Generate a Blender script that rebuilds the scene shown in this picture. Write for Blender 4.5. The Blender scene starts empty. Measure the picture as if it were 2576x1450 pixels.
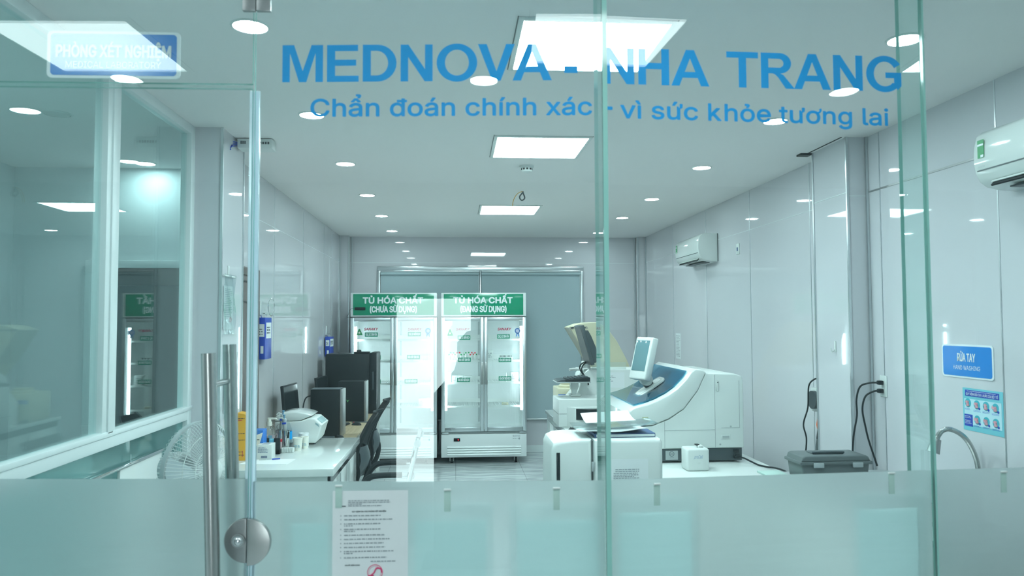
import bpy, bmesh, math, random, os
from mathutils import Vector, Matrix
random.seed(7)
PI = math.pi
S = bpy.context.scene
C = S.collection

# ------------------------------------------------------------------ camera, world, exposure
HC = 1.765                      # eye height of the camera
cam_d = bpy.data.cameras.new('camera')
cam_d.sensor_width = 36.0
cam_d.lens = 36.0 * 1900.0 / 2576.0
cam_d.clip_start = 0.05
cam_d.dof.use_dof = True
cam_d.dof.focus_distance = 6.5
cam_d.dof.aperture_fstop = 4.5
cam = bpy.data.objects.new('camera', cam_d)
C.objects.link(cam)
yaw, pitch, roll = math.atan(142/1900), math.atan(87/1900), -0.004
cam.matrix_world = (Matrix.Translation((0, 0, HC)) @ Matrix.Rotation(-yaw, 4, 'Z')
                    @ Matrix.Rotation(PI/2 + pitch, 4, 'X') @ Matrix.Rotation(roll, 4, 'Z'))
S.camera = cam
w = bpy.data.worlds.new('world'); S.world = w; w.use_nodes = True
w.node_tree.nodes['Background'].inputs[0].default_value = (0.10, 0.15, 0.16, 1)
w.node_tree.nodes['Background'].inputs[1].default_value = 0.35
S.view_settings.view_transform = 'Standard'
S.view_settings.look = 'None'
S.view_settings.gamma = 1.0
S.view_settings.use_curve_mapping = False
S.view_settings.exposure = 0.40
cy = S.cycles
cy.max_bounces = 8; cy.diffuse_bounces = 5; cy.glossy_bounces = 4
cy.transparent_max_bounces = 20; cy.transmission_bounces = 6
cy.caustics_reflective = False; cy.caustics_refractive = False
cy.sample_clamp_indirect = 4.0
PANEL_L = 31.0                  # radiance of the square ceiling panels
SPOT_L = 66.0                   # radiance of the round downlights
TINT = (0.77, 0.985, 1.0)       # the cool cast of the LED tubes

# ------------------------------------------------------------------ materials
MATS = {}
def nodes_of(m):
    m.use_nodes = True
    return m.node_tree.nodes, m.node_tree.links
def pm(name, col, rough=0.5, metal=0.0, spec=0.5, noise=0.0, nscale=40.0, bump=0.0, bscale=60.0, coat=0.0, emis=None, es=0.0, trans=0.0):
    m = bpy.data.materials.new(name); n, l = nodes_of(m)
    b = n['Principled BSDF']
    b.inputs['Base Color'].default_value = (*col, 1)
    b.inputs['Roughness'].default_value = rough
    b.inputs['Metallic'].default_value = metal
    b.inputs['Specular IOR Level'].default_value = spec
    b.inputs['Coat Weight'].default_value = coat
    b.inputs['Transmission Weight'].default_value = trans
    if emis:
        b.inputs['Emission Color'].default_value = (*emis, 1); b.inputs['Emission Strength'].default_value = es
    tc = n.new('ShaderNodeTexCoord')
    nt = n.new('ShaderNodeTexNoise'); nt.inputs['Scale'].default_value = nscale
    l.new(tc.outputs['Object'], nt.inputs['Vector'])
    if noise > 0:
        mx = n.new('ShaderNodeMixRGB'); mx.blend_type = 'MULTIPLY'; mx.inputs[0].default_value = noise
        mx.inputs[1].default_value = (*col, 1)
        l.new(nt.outputs['Fac'], mx.inputs[2]); l.new(mx.outputs[0], b.inputs['Base Color'])
    if bump > 0:
        nb = n.new('ShaderNodeTexNoise'); nb.inputs['Scale'].default_value = bscale
        l.new(tc.outputs['Object'], nb.inputs['Vector'])
        bp = n.new('ShaderNodeBump'); bp.inputs['Strength'].default_value = bump; bp.inputs['Distance'].default_value = 0.02
        l.new(nb.outputs['Fac'], bp.inputs['Height']); l.new(bp.outputs[0], b.inputs['Normal'])
    MATS[name] = m
    return m
def glassmat(name, tint, f0=0.04, rough=0.0, haze=0.0, hcol=(0.7, 0.9, 0.9)):
    m = bpy.data.materials.new(name); n, l = nodes_of(m)
    n.remove(n['Principled BSDF'])
    lw = n.new('ShaderNodeLayerWeight'); lw.inputs[0].default_value = 0.5
    p = n.new('ShaderNodeMath'); p.operation = 'POWER'; p.inputs[1].default_value = 5
    q = n.new('ShaderNodeMath'); q.operation = 'MULTIPLY_ADD'; q.inputs[1].default_value = 1 - f0; q.inputs[2].default_value = f0
    l.new(lw.outputs['Facing'], p.inputs[0]); l.new(p.outputs[0], q.inputs[0])
    t = n.new('ShaderNodeBsdfTransparent'); t.inputs[0].default_value = (*tint, 1)
    g = n.new('ShaderNodeBsdfGlossy'); g.inputs['Roughness'].default_value = rough
    g.inputs[0].default_value = (0.94, 1, 0.99, 1)
    base = t.outputs[0]
    if haze > 0:
        d = n.new('ShaderNodeBsdfTranslucent'); d.inputs[0].default_value = (*hcol, 1)
        mh = n.new('ShaderNodeMixShader'); mh.inputs[0].default_value = haze
        l.new(t.outputs[0], mh.inputs[1]); l.new(d.outputs[0], mh.inputs[2]); base = mh.outputs[0]
    ms = n.new('ShaderNodeMixShader')
    l.new(q.outputs[0], ms.inputs[0]); l.new(base, ms.inputs[1]); l.new(g.outputs[0], ms.inputs[2])
    l.new(ms.outputs[0], n['Material Output'].inputs['Surface'])
    MATS[name] = m
    return m
def emat(name, col, s):
    m = bpy.data.materials.new(name); n, l = nodes_of(m)
    n.remove(n['Principled BSDF'])
    e = n.new('ShaderNodeEmission'); e.inputs[0].default_value = (*col, 1); e.inputs[1].default_value = s
    l.new(e.outputs[0], n['Material Output'].inputs['Surface'])
    MATS[name] = m
    return m
def film_mat(name):
    # frosted vinyl: scatters light both ways and lets a little straight through
    m = bpy.data.materials.new(name); n, l = nodes_of(m)
    n.remove(n['Principled BSDF'])
    rf = n.new('ShaderNodeBsdfRefraction'); rf.inputs['Color'].default_value = (0.98, 1.0, 1.0, 1); rf.inputs['IOR'].default_value = 1.35
    tl = n.new('ShaderNodeBsdfTranslucent'); tl.inputs[0].default_value = (0.93, 0.99, 0.99, 1)
    df = n.new('ShaderNodeBsdfDiffuse'); df.inputs[0].default_value = (0.75, 0.86, 0.87, 1)
    tr = n.new('ShaderNodeBsdfTransparent'); tr.inputs[0].default_value = (0.95, 0.99, 0.99, 1)
    nt = n.new('ShaderNodeTexNoise'); nt.inputs['Scale'].default_value = 900
    rr = n.new('ShaderNodeMath'); rr.operation = 'MULTIPLY_ADD'; rr.inputs[1].default_value = 0.06; rr.inputs[2].default_value = 0.40
    l.new(nt.outputs['Fac'], rr.inputs[0]); l.new(rr.outputs[0], rf.inputs['Roughness'])
    m0 = n.new('ShaderNodeMixShader'); m0.inputs[0].default_value = 0.25
    m1 = n.new('ShaderNodeMixShader'); m1.inputs[0].default_value = 0.27
    m2 = n.new('ShaderNodeMixShader'); m2.inputs[0].default_value = 0.10
    l.new(tl.outputs[0], m0.inputs[1]); l.new(df.outputs[0], m0.inputs[2])
    l.new(rf.outputs[0], m1.inputs[1]); l.new(m0.outputs[0], m1.inputs[2])
    l.new(m1.outputs[0], m2.inputs[1]); l.new(tr.outputs[0], m2.inputs[2])
    l.new(m2.outputs[0], n['Material Output'].inputs['Surface'])
    MATS[name] = m
    return m

wall_m = pm('wall_panel', (0.66, 0.66, 0.69), 0.03, 0, 0.6, bump=0.035, bscale=1.3)
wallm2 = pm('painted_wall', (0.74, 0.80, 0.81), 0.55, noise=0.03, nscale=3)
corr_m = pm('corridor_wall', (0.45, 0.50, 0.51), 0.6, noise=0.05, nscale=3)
ceil_m = pm('ceiling_paint', (0.92, 0.90, 0.89), 0.7, noise=0.02, nscale=2)
alu = pm('aluminium', (0.72, 0.76, 0.78), 0.28, 1.0, noise=0.1, nscale=90)
frame_w = pm('white_aluminium', (0.80, 0.86, 0.86), 0.35, 0, noise=0.02)
chrome = pm('chrome', (0.82, 0.84, 0.85), 0.08, 1.0)
steel = pm('brushed_steel', (0.55, 0.56, 0.55), 0.26, 1.0, noise=0.12, nscale=200)
steel_d = pm('satin_steel', (0.42, 0.43, 0.43), 0.38, 1.0, noise=0.12, nscale=150)
white = pm('white_plastic', (0.76, 0.80, 0.78), 0.32, noise=0.02)
white_g = pm('white_gloss', (0.74, 0.78, 0.76), 0.1, coat=0.3, noise=0.02)
white_d = pm('off_white_plastic', (0.70, 0.74, 0.72), 0.4, noise=0.03)
fridge_w = pm('white_enamel', (0.80, 0.84, 0.84), 0.22, noise=0.02)
paper_m = pm('paper', (0.84, 0.87, 0.88), 0.7, noise=0.03)
ink = pm('ink', (0.10, 0.13, 0.15), 0.7)
ink_l = pm('faded_ink', (0.33, 0.37, 0.40), 0.7)
ink_b = pm('blue_ink', (0.05, 0.16, 0.60), 0.6)
black = pm('black_plastic', (0.012, 0.017, 0.021), 0.42, spec=0.25, noise=0.2)
black_m = pm('black_mesh_fabric', (0.018, 0.022, 0.026), 0.75, bump=0.3, bscale=400)
black_g = pm('black_gloss', (0.012, 0.016, 0.02), 0.08)
dgrey = pm('dark_grey_plastic', (0.055, 0.075, 0.085), 0.4, noise=0.1)
mgrey = pm('grey_plastic', (0.13, 0.155, 0.16), 0.45, noise=0.1, bump=0.1, bscale=300)
sling = pm('grey_sling_mesh', (0.16, 0.165, 0.18), 0.6, bump=0.2, bscale=300)
lgrey = pm('light_grey_plastic', (0.42, 0.46, 0.47), 0.4, noise=0.05)
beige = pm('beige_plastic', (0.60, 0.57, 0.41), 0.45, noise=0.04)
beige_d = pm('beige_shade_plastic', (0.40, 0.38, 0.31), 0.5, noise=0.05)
blue = pm('royal_blue_plastic', (0.01, 0.06, 0.48), 0.35, noise=0.05)
navy = pm('navy_card', (0.06, 0.11, 0.26), 0.5)
sky = pm('sky_blue_vinyl', (0.0, 0.42, 0.97), 0.5, spec=0.2, noise=0.02)
sign_b = pm('sign_blue', (0.02, 0.25, 0.72), 0.18, noise=0.05, nscale=8)
sign_w = pm('sign_white', (0.85, 0.90, 0.92), 0.3)
green = pm('sign_green', (0.0, 0.30, 0.16), 0.14, noise=0.08, nscale=6)
green_l = pm('label_green', (0.0, 0.27, 0.16), 0.4)
green_s = pm('sticker_green', (0.03, 0.36, 0.12), 0.35, noise=0.3, nscale=60)
red = pm('red_plastic', (0.65, 0.03, 0.05), 0.4)
crim = pm('crimson_print', (0.48, 0.0, 0.06), 0.5)
pinkm = pm('pink_print', (0.75, 0.36, 0.42), 0.6)
stampm = pm('red_stamp', (0.72, 0.07, 0.20), 0.7)
orange = pm('orange_plastic', (0.85, 0.14, 0.03), 0.4)
yellow = pm('yellow_card', (0.78, 0.40, 0.02), 0.45, noise=0.05)
teal_p = pm('poster_teal', (0.20, 0.62, 0.72), 0.45, noise=0.15, nscale=9)
poster_l = pm('poster_pale', (0.55, 0.80, 0.88), 0.45)
poster_d = pm('poster_disc', (0.05, 0.45, 0.55), 0.45)
brown = pm('dark_brown_wood', (0.060, 0.042, 0.045), 0.35, noise=0.5, nscale=30)
brown_l = pm('taupe_wood', (0.17, 0.13, 0.125), 0.45, noise=0.4, nscale=40)
blind_m = pm('roller_blind_fabric', (0.40, 0.50, 0.53), 0.8, bump=0.1, bscale=500)
mint = pm('mint_plastic', (0.50, 0.68, 0.62), 0.4)
orange_p = pm('cream_cup', (0.86, 0.86, 0.78), 0.5)
rose_liq = pm('rose_liquid', (0.70, 0.52, 0.54), 0.25)
glass_p = glassmat('pane_glass', (0.955, 0.99, 0.987))
glass_fin = glassmat('fin_glass', (0.90, 0.98, 0.965), f0=0.045)
seal_m = glassmat('seal_plastic', (0.88, 0.92, 0.95), f0=0.05, rough=0.15, haze=0.62, hcol=(0.90, 0.95, 0.99))
glass_low = glassmat('green_tinted_glass', (0.62, 0.82, 0.81), haze=0.38, hcol=(0.46, 0.70, 0.70))
glass_win = glassmat('partition_glass', (0.85, 0.95, 0.945), f0=0.045)
glass_dk = glassmat('smoked_glass', (0.16, 0.22, 0.25), f0=0.05)
glass_fr = glassmat('fridge_glass', (0.97, 0.99, 0.99), f0=0.03)
clear_p = glassmat('clear_plastic', (0.93, 0.96, 0.96), f0=0.05, rough=0.08, haze=0.14, hcol=(0.85, 0.92, 0.92))
blue_cov = glassmat('blue_acrylic', (0.42, 0.70, 0.80), f0=0.05, rough=0.02, haze=0.42, hcol=(0.16, 0.46, 0.60))
edge_g = pm('glass_edge', (0.36, 0.70, 0.63), 0.10, spec=0.8, noise=0.1, nscale=5)
film = film_mat('frosted_film')
thin_paper = glassmat('thin_paper', (0.97, 0.99, 0.99), f0=0.02, rough=0.5, haze=0.60, hcol=(0.85, 0.95, 0.95))
lamp_p = emat('panel_glow', TINT, PANEL_L)
lamp_c = emat('corridor_panel_glow', (0.86, 0.985, 1.0), 6.5)
fill_r = emat('side_room_fill_glow', (0.80, 0.985, 1.0), 9.0)  # glow of the added side room panel
lamp_s = emat('downlight_glow', (0.78, 0.985, 1.0), SPOT_L)
lamp_f = emat('fridge_tube_glow', (0.80, 0.97, 1.0), 27.0)
day_m = emat('daylight_glow', (0.84, 0.98, 1.0), 6.0)
led_r = emat('red_led', (1.0, 0.03, 0.06), 2.0)

def floor_mat():
    m = bpy.data.materials.new('marble_floor'); n, l = nodes_of(m); b = n['Principled BSDF']
    tc = n.new('ShaderNodeTexCoord'); mp = n.new('ShaderNodeMapping')
    mp.inputs['Scale'].default_value = (1.2, 7.0, 1); mp.inputs['Rotation'].default_value = (0, 0, 0.35)
    nt = n.new('ShaderNodeTexNoise'); nt.inputs['Scale'].default_value = 1.6; nt.inputs['Detail'].default_value = 8; nt.inputs['Distortion'].default_value = 1.2
    cr = n.new('ShaderNodeValToRGB')
    cr.color_ramp.elements[0].position = 0.34; cr.color_ramp.elements[0].color = (0.36, 0.40, 0.41, 1)
    cr.color_ramp.elements[1].position = 0.66; cr.color_ramp.elements[1].color = (0.68, 0.72, 0.73, 1)
    br = n.new('ShaderNodeTexBrick'); br.offset = 0
    br.inputs['Color1'].default_value = br.inputs['Color2'].default_value = (1, 1, 1, 1); br.inputs['Mortar'].default_value = (0.55, 0.55, 0.55, 1)
    br.inputs['Scale'].default_value = 1.0; br.inputs['Mortar Size'].default_value = 0.003
    br.inputs['Brick Width'].default_value = 0.8; br.inputs['Row Height'].default_value = 0.8
    mx = n.new('ShaderNodeMixRGB'); mx.blend_type = 'MULTIPLY'; mx.inputs[0].default_value = 1
    l.new(tc.outputs['Object'], mp.inputs[0]); l.new(mp.outputs[0], nt.inputs['Vector']); l.new(nt.outputs['Fac'], cr.inputs[0])
    l.new(tc.outputs['Object'], br.inputs['Vector']); l.new(cr.outputs[0], mx.inputs[1]); l.new(br.outputs['Color'], mx.inputs[2])
    l.new(mx.outputs[0], b.inputs['Base Color']); b.inputs['Roughness'].default_value = 0.16
    return m
floor_m = floor_mat()
def wood_mat():
    m = bpy.data.materials.new('oak_laminate'); n, l = nodes_of(m); b = n['Principled BSDF']
    tc = n.new('ShaderNodeTexCoord'); mp = n.new('ShaderNodeMapping'); mp.inputs['Scale'].default_value = (22, 1.5, 5)
    nt = n.new('ShaderNodeTexNoise'); nt.inputs['Scale'].default_value = 2.0; nt.inputs['Detail'].default_value = 6
    cr = n.new('ShaderNodeValToRGB')
    cr.color_ramp.elements[0].position = 0.3; cr.color_ramp.elements[0].color = (0.36, 0.27, 0.16, 1)
    cr.color_ramp.elements[1].position = 0.7; cr.color_ramp.elements[1].color = (0.52, 0.42, 0.27, 1)
    l.new(tc.outputs['Object'], mp.inputs[0]); l.new(mp.outputs[0], nt.inputs['Vector']); l.new(nt.outputs['Fac'], cr.inputs[0]); l.new(cr.outputs[0], b.inputs['Base Color'])
    b.inputs['Roughness'].default_value = 0.35
    return m
wood = wood_mat()

# ------------------------------------------------------------------ mesh helpers
def B(): return bmesh.new()
def merge(bm, t, M=None):
    if M is not None: bmesh.ops.transform(t, matrix=M, verts=t.verts)
    me = bpy.data.meshes.new('t'); t.to_mesh(me); t.free(); bm.from_mesh(me); bpy.data.meshes.remove(me)
def box(bm, x0, x1, y0, y1, z0, z1, bev=0.0, seg=2, M=None, mi=0):
    t = bmesh.new(); bmesh.ops.create_cube(t, size=1)
    for v in t.verts:
        v.co = Vector(((x0+x1)/2 + v.co.x*(x1-x0), (y0+y1)/2 + v.co.y*(y1-y0), (z0+z1)/2 + v.co.z*(z1-z0)))
    if bev > 0:
        bmesh.ops.bevel(t, geom=list(t.edges), offset=bev, segments=seg, affect='EDGES', profile=0.5)
    for f in t.faces: f.material_index = mi
    merge(bm, t, M); return bm
def basis(d):
    d = Vector(d).normalized(); a = Vector((0, 0, 1)) if abs(d.z) < 0.9 else Vector((1, 0, 0))
    u = d.cross(a).normalized(); return d, u, d.cross(u)
def cyl(bm, p0, p1, r, r2=None, n=20, M=None, mi=0):
    r2 = r if r2 is None else r2
    p0, p1 = Vector(p0), Vector(p1); d, u, v = basis(p1-p0)
    t = bmesh.new(); A = []; D = []
    for i in range(n):
        a = 2*PI*i/n; e = u*math.cos(a) + v*math.sin(a)
        A.append(t.verts.new(p0 + e*r)); D.append(t.verts.new(p1 + e*r2))
    for i in range(n):
        t.faces.new((A[i], A[(i+1) % n], D[(i+1) % n], D[i]))
    t.faces.new(A[::-1]); t.faces.new(D)
    bmesh.ops.recalc_face_normals(t, faces=t.faces)
    for f in t.faces: f.material_index = mi
    merge(bm, t, M); return bm
def spline(pts, k=6):
    P = [Vector(p) for p in pts]; out = []
    for i in range(len(P)-1):
        a, b_, c, d = P[max(i-1, 0)], P[i], P[i+1], P[min(i+2, len(P)-1)]
        for j in range(k):
            s = j/k
            out.append(0.5*((2*b_) + (c-a)*s + (2*a-5*b_+4*c-d)*s*s + (3*b_-a-3*c+d)*s**3))
    out.append(P[-1]); return out
def tube(bm, pts, r, n=8, k=6, closed=False, M=None, rs=None):
    P = spline(pts, k) if k else [Vector(p) for p in pts]
    t = bmesh.new(); rings = []
    m = len(P); nrm = None
    for i, p in enumerate(P):
        if closed: d = P[(i+1) % m] - P[i-1]
        else: d = P[min(i+1, m-1)] - P[max(i-1, 0)]
        if d.length < 1e-9: d = Vector((0, 0, 1))
        d.normalize()
        if nrm is None: nrm = basis(d)[1]
        nrm = (nrm - d*nrm.dot(d)); nrm = nrm.normalized() if nrm.length > 1e-6 else basis(d)[1]
        b2 = d.cross(nrm); rr = r if rs is None else rs[min(i*len(rs)//m, len(rs)-1)]
        rings.append([t.verts.new(p + (nrm*math.cos(2*PI*q/n) + b2*math.sin(2*PI*q/n))*rr) for q in range(n)])
    for i in range(m if closed else m-1):
        a, b_ = rings[i], rings[(i+1) % m]
        for q in range(n): t.faces.new((a[q], a[(q+1) % n], b_[(q+1) % n], b_[q]))
    if not closed:
        t.faces.new(rings[0][::-1]); t.faces.new(rings[-1])
    bmesh.ops.recalc_face_normals(t, faces=t.faces)
    merge(bm, t, M); return bm
def lathe(bm, prof, c=(0, 0, 0), n=28, M=None):
    t = bmesh.new(); R = []
    for r, z in prof:
        r = max(r, 1e-5)
        R.append([t.verts.new((c[0]+r*math.cos(2*PI*i/n), c[1]+r*math.sin(2*PI*i/n), c[2]+z)) for i in range(n)])
    for a, b_ in zip(R, R[1:]):
        for i in range(n): t.faces.new((a[i], a[(i+1) % n], b_[(i+1) % n], b_[i]))
    bmesh.ops.remove_doubles(t, verts=t.verts, dist=1e-4)
    bmesh.ops.recalc_face_normals(t, faces=t.faces)
    merge(bm, t, M); return bm
def prism(bm, poly, axis, a0, a1, bev=0.0, M=None, mi=0):
    # poly is in (x,z) for axis 'y', (y,z) for axis 'x', (x,y) for axis 'z'
    def P(a, b_, h): return {'y': (a, h, b_), 'x': (h, a, b_), 'z': (a, b_, h)}[axis]
    t = bmesh.new()
    A = [t.verts.new(P(a, b_, a0)) for a, b_ in poly]; D = [t.verts.new(P(a, b_, a1)) for a, b_ in poly]
    t.faces.new(A); t.faces.new(D[::-1]); m = len(poly)
    for i in range(m): t.faces.new((A[i], A[(i+1) % m], D[(i+1) % m], D[i]))
    bmesh.ops.recalc_face_normals(t, faces=t.faces)
    if bev > 0:
        es = [e for e in t.edges if len(e.link_faces) == 2 and any(len(f.verts) == m and m > 4 for f in e.link_faces)] or list(t.edges)
        bmesh.ops.bevel(t, geom=es, offset=bev, segments=3, affect='EDGES', profile=0.5)
    for f in t.faces: f.material_index = mi
    merge(bm, t, M); return bm
def rrect(w_, h_, r, n=6):
    out = []
    for cx, cy_, a0 in ((w_/2-r, h_/2-r, 0), (-w_/2+r, h_/2-r, 90), (-w_/2+r, -h_/2+r, 180), (w_/2-r, -h_/2+r, 270)):
        for i in range(n+1):
            a = math.radians(a0 + 90*i/n); out.append((cx + r*math.cos(a), cy_ + r*math.sin(a)))
    return out
def ball(bm, c, r, sx=1, sy=1, sz=1, M=None, n=16):
    t = bmesh.new(); bmesh.ops.create_uvsphere(t, u_segments=n, v_segments=n//2+2, radius=r)
    for v in t.verts: v.co = Vector((c[0]+v.co.x*sx, c[1]+v.co.y*sy, c[2]+v.co.z*sz))
    merge(bm, t, M); return bm
def sheet(bm, rows, th):
    # a thin curved sheet from a grid of points, given real thickness
    t = bmesh.new(); G = [[t.verts.new(p) for p in r] for r in rows]
    for a, b_ in zip(G, G[1:]):
        for i in range(len(a)-1): t.faces.new((a[i], a[i+1], b_[i+1], b_[i]))
    bmesh.ops.recalc_face_normals(t, faces=t.faces)
    bmesh.ops.solidify(t, geom=list(t.faces), thickness=th)
    merge(bm, t); return bm

ORIG = {}
def link(o): C.objects.link(o); return o
def root_loc(p):
    while p.parent: p = p.parent
    return ORIG.get(p.name, Vector((0, 0, 0)))
def obj(name, bm, mat, parent=None, smooth=True):
    """One mesh object. Its shape is given in room coordinates and stored relative to its thing's base."""
    mats = mat if isinstance(mat, (list, tuple)) else [mat]
    if parent is not None:
        off = root_loc(parent)
    else:
        xs = [v.co for v in bm.verts]
        lo = [min(c[i] for c in xs) for i in range(3)]; hi = [max(c[i] for c in xs) for i in range(3)]
        off = Vector(((lo[0]+hi[0])/2, (lo[1]+hi[1])/2, lo[2]))
    bmesh.ops.translate(bm, vec=-off, verts=bm.verts)
    if smooth:
        for f in bm.faces: f.smooth = True
        for e in bm.edges:
            if len(e.link_faces) == 2 and e.calc_face_angle(0) > 0.6: e.smooth = False
    me = bpy.data.meshes.new(name); bm.to_mesh(me); bm.free()
    for m in mats: me.materials.append(m)
    o = bpy.data.objects.new(name, me); link(o)
    if parent is not None:
        o.parent = parent
        # sub-parts share the thing's origin, so their local offset stays zero
    else:
        o.location = off; ORIG[o.name] = off
    return o
def tag(o, label, cat, group=None, kind=None):
    o['label'] = label; o['category'] = cat
    if group: o['group'] = group
    if kind: o['kind'] = kind
    return o
def thing(name, label, cat, loc=(0, 0, 0), group=None, local=False):
    """An Empty at the thing's base; local=True means its parts are drawn about the base itself."""
    o = bpy.data.objects.new(name, None); o.empty_display_size = 0.1; link(o)
    o.location = loc; ORIG[o.name] = Vector((0, 0, 0)) if local else Vector(loc)
    return tag(o, label, cat, group)
def struct(name, bm, mat, parent=None, smooth=True, label=None):
    o = obj(name, bm, mat, parent, smooth)
    if parent is None: o['kind'] = 'structure'
    if label: o['label'] = label
    return o
def kids(o): return [x for x in bpy.data.objects if x.parent == o]
def dup(r, loc, label, rot=None):
    n = r.copy(); C.objects.link(n); n.location = loc; n['label'] = label
    if rot is not None: n.rotation_euler = rot
    def rec(a, b_):
        for ch in kids(a):
            c = ch.copy(); C.objects.link(c); c.parent = b_; rec(ch, c)
    rec(r, n); return n

FONT = None
try:
    FONT = bpy.data.fonts.load(os.path.join(bpy.utils.system_resource('DATAFILES'), 'fonts', 'Inter.woff2'))
except Exception:
    FONT = None
def _cap():
    cu = bpy.data.curves.new('t', 'FONT'); cu.body = 'H'
    if FONT: cu.font = FONT
    to = bpy.data.objects.new('t', cu); C.objects.link(to); bpy.context.view_layer.update()
    h = to.dimensions.y; bpy.data.objects.remove(to); bpy.data.curves.remove(cu); return h or 0.7
CAPH = _cap()
def text(bm, s, o, ux, uy, cap, width=None, bold=0.0, align='L', lift=0.0006, shear=0.0, spacing=1.0, mi=0):
    """Flat lettering: cap = height of a capital, width fits the whole line, bold thickens the strokes (share of cap)."""
    cu = bpy.data.curves.new('t', 'FONT'); cu.body = s; cu.resolution_u = 3; cu.space_character = spacing
    if FONT: cu.font = FONT
    to = bpy.data.objects.new('t', cu); C.objects.link(to)
    bpy.context.view_layer.update()
    me = bpy.data.meshes.new_from_object(to.evaluated_get(bpy.context.evaluated_depsgraph_get()))
    ks = [(i, c) for i, c in enumerate(s) if c in 'kK']
    if ks:
        # the diagonal letters are drawn by hand over an h / H of the same set width
        cu.body = s.replace('k', 'h').replace('K', 'H'); bpy.context.view_layer.update()
        me = bpy.data.meshes.new_from_object(to.evaluated_get(bpy.context.evaluated_depsgraph_get()))
        full = cu.body; t = bmesh.new(); t.from_mesh(me); edges = []
        for i, c in ks:
            cu.body = full[:i].rstrip() or full[0]; bpy.context.view_layer.update()
            xe = max(v.co.x for v in bpy.data.meshes.new_from_object(to.evaluated_get(bpy.context.evaluated_depsgraph_get())).vertices) if i else -1
            edges.append((xe, c))
        seen = set(); groups = []
        for v in t.verts:
            if v in seen: continue
            st = [v]; seen.add(v); g = [v]
            while st:
                for e in st.pop().link_edges:
                    for q in e.verts:
                        if q not in seen: seen.add(q); st.append(q); g.append(q)
            groups.append(g)
        for xe, c in edges:
            cand = [g for g in groups if min(v.co.x for v in g) > xe - 1e-4]
            g = min(cand, key=lambda g: min(v.co.x for v in g))
            gx0 = min(v.co.x for v in g); gx1 = max(gx0+0.3, max(v.co.x for v in g)); hh = max(v.co.y for v in g)
            same = [q for q in groups if min(v.co.x for v in q) >= gx0-1e-4 and max(v.co.x for v in q) <= gx1+1e-4]
            for q in same:
                bmesh.ops.delete(t, geom=q, context='VERTS'); groups.remove(q)
            top = 1.0 if c == 'K' else 0.73; sw = 0.20*(0.75 if not bold else 1)
            for poly in ([(0, 0), (sw, 0), (sw, 1), (0, 1)], [(sw, .30*top), (sw, .55*top), (.66, top), (.93, top)], [(.34, .46*top), (.50, .58*top), (1.02, 0), (.76, 0)]):
                t.faces.new([t.verts.new((gx0+a*(gx1-gx0), b*hh, 0)) for a, b in poly])
        me = bpy.data.meshes.new('t'); t.to_mesh(me); t.free()
    bpy.data.objects.remove(to); bpy.data.curves.remove(cu)
    xs = [v.co.x for v in me.vertices]; x0, x1 = min(xs), max(xs)
    ky = cap/CAPH; kx = (width/(x1-x0)) if width else ky
    b_ = bold*cap
    offs = [(0, 0)] if b_ == 0 else [(b_*math.cos(a), b_*math.sin(a)) for a in [PI/4*i for i in range(8)]]
    o, ux, uy = Vector(o), Vector(ux).normalized(), Vector(uy).normalized(); nn = ux.cross(uy)
    sh = {'L': 0, 'C': -(x1-x0)*kx/2, 'R': -(x1-x0)*kx}[align]
    for i, (dx, dy) in enumerate(offs):
        t = bmesh.new(); t.from_mesh(me); t.verts.ensure_lookup_table()
        isl = {}; k = 0            # loose pieces of a glyph may overlap: keep them a hair apart
        for v in t.verts:
            if v.index in isl: continue
            st = [v]; isl[v.index] = k
            while st:
                for e in st.pop().link_edges:
                    for q in e.verts:
                        if q.index not in isl: isl[q.index] = k; st.append(q)
            k += 1
        for v in t.verts:
            a = (v.co.x-x0)*kx + sh + dx + shear*v.co.y*ky; c = v.co.y*ky + dy
            v.co = o + ux*a + uy*c + nn*(lift + i*7e-5 + (isl[v.index] % 6)*1.1e-5)
        for f in t.faces: f.material_index = mi
        merge(bm, t)
    bpy.data.meshes.remove(me)
    return bm
def quad(bm, o, ux, uy, a0, a1, b0, b1, lift=0.0006, th=0.0006, mi=0):
    """A thin plate lying on a surface (label, print bar)."""
    o, ux, uy = Vector(o), Vector(ux).normalized(), Vector(uy).normalized(); nn = ux.cross(uy)
    M = Matrix(((ux.x, uy.x, nn.x, o.x), (ux.y, uy.y, nn.y, o.y), (ux.z, uy.z, nn.z, o.z), (0, 0, 0, 1)))
    return box(bm, a0, a1, b0, b1, lift-th/2, lift+th/2, M=M, mi=mi)
def lines(bm, o, ux, uy, x0, x1, ys, h, seed=1, ragged=0.35, lift=0.0009, mi=0):
    """Rows of word-length strokes: small print too fine to read."""
    rnd = random.Random(seed)
    for y in ys:
        x = x0; end = x1 - rnd.random()*ragged*(x1-x0)
        while x < end:
            wl = (0.5 + rnd.random()*2.6)*h*1.6
            quad(bm, o, ux, uy, x, min(x+wl, end), y-h/2, y+h/2, lift, 0.0004, mi); x += wl + h*0.9
    return bm
FR = dict(ux=(1, 0, 0), uy=(0, 0, 1))        # on a face that looks toward the corridor
RW = dict(ux=(0, -1, 0), uy=(0, 0, 1))       # on the right-hand wall
LW = dict(ux=(0, 1, 0), uy=(0, 0, 1))        # on the left-hand wall

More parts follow.
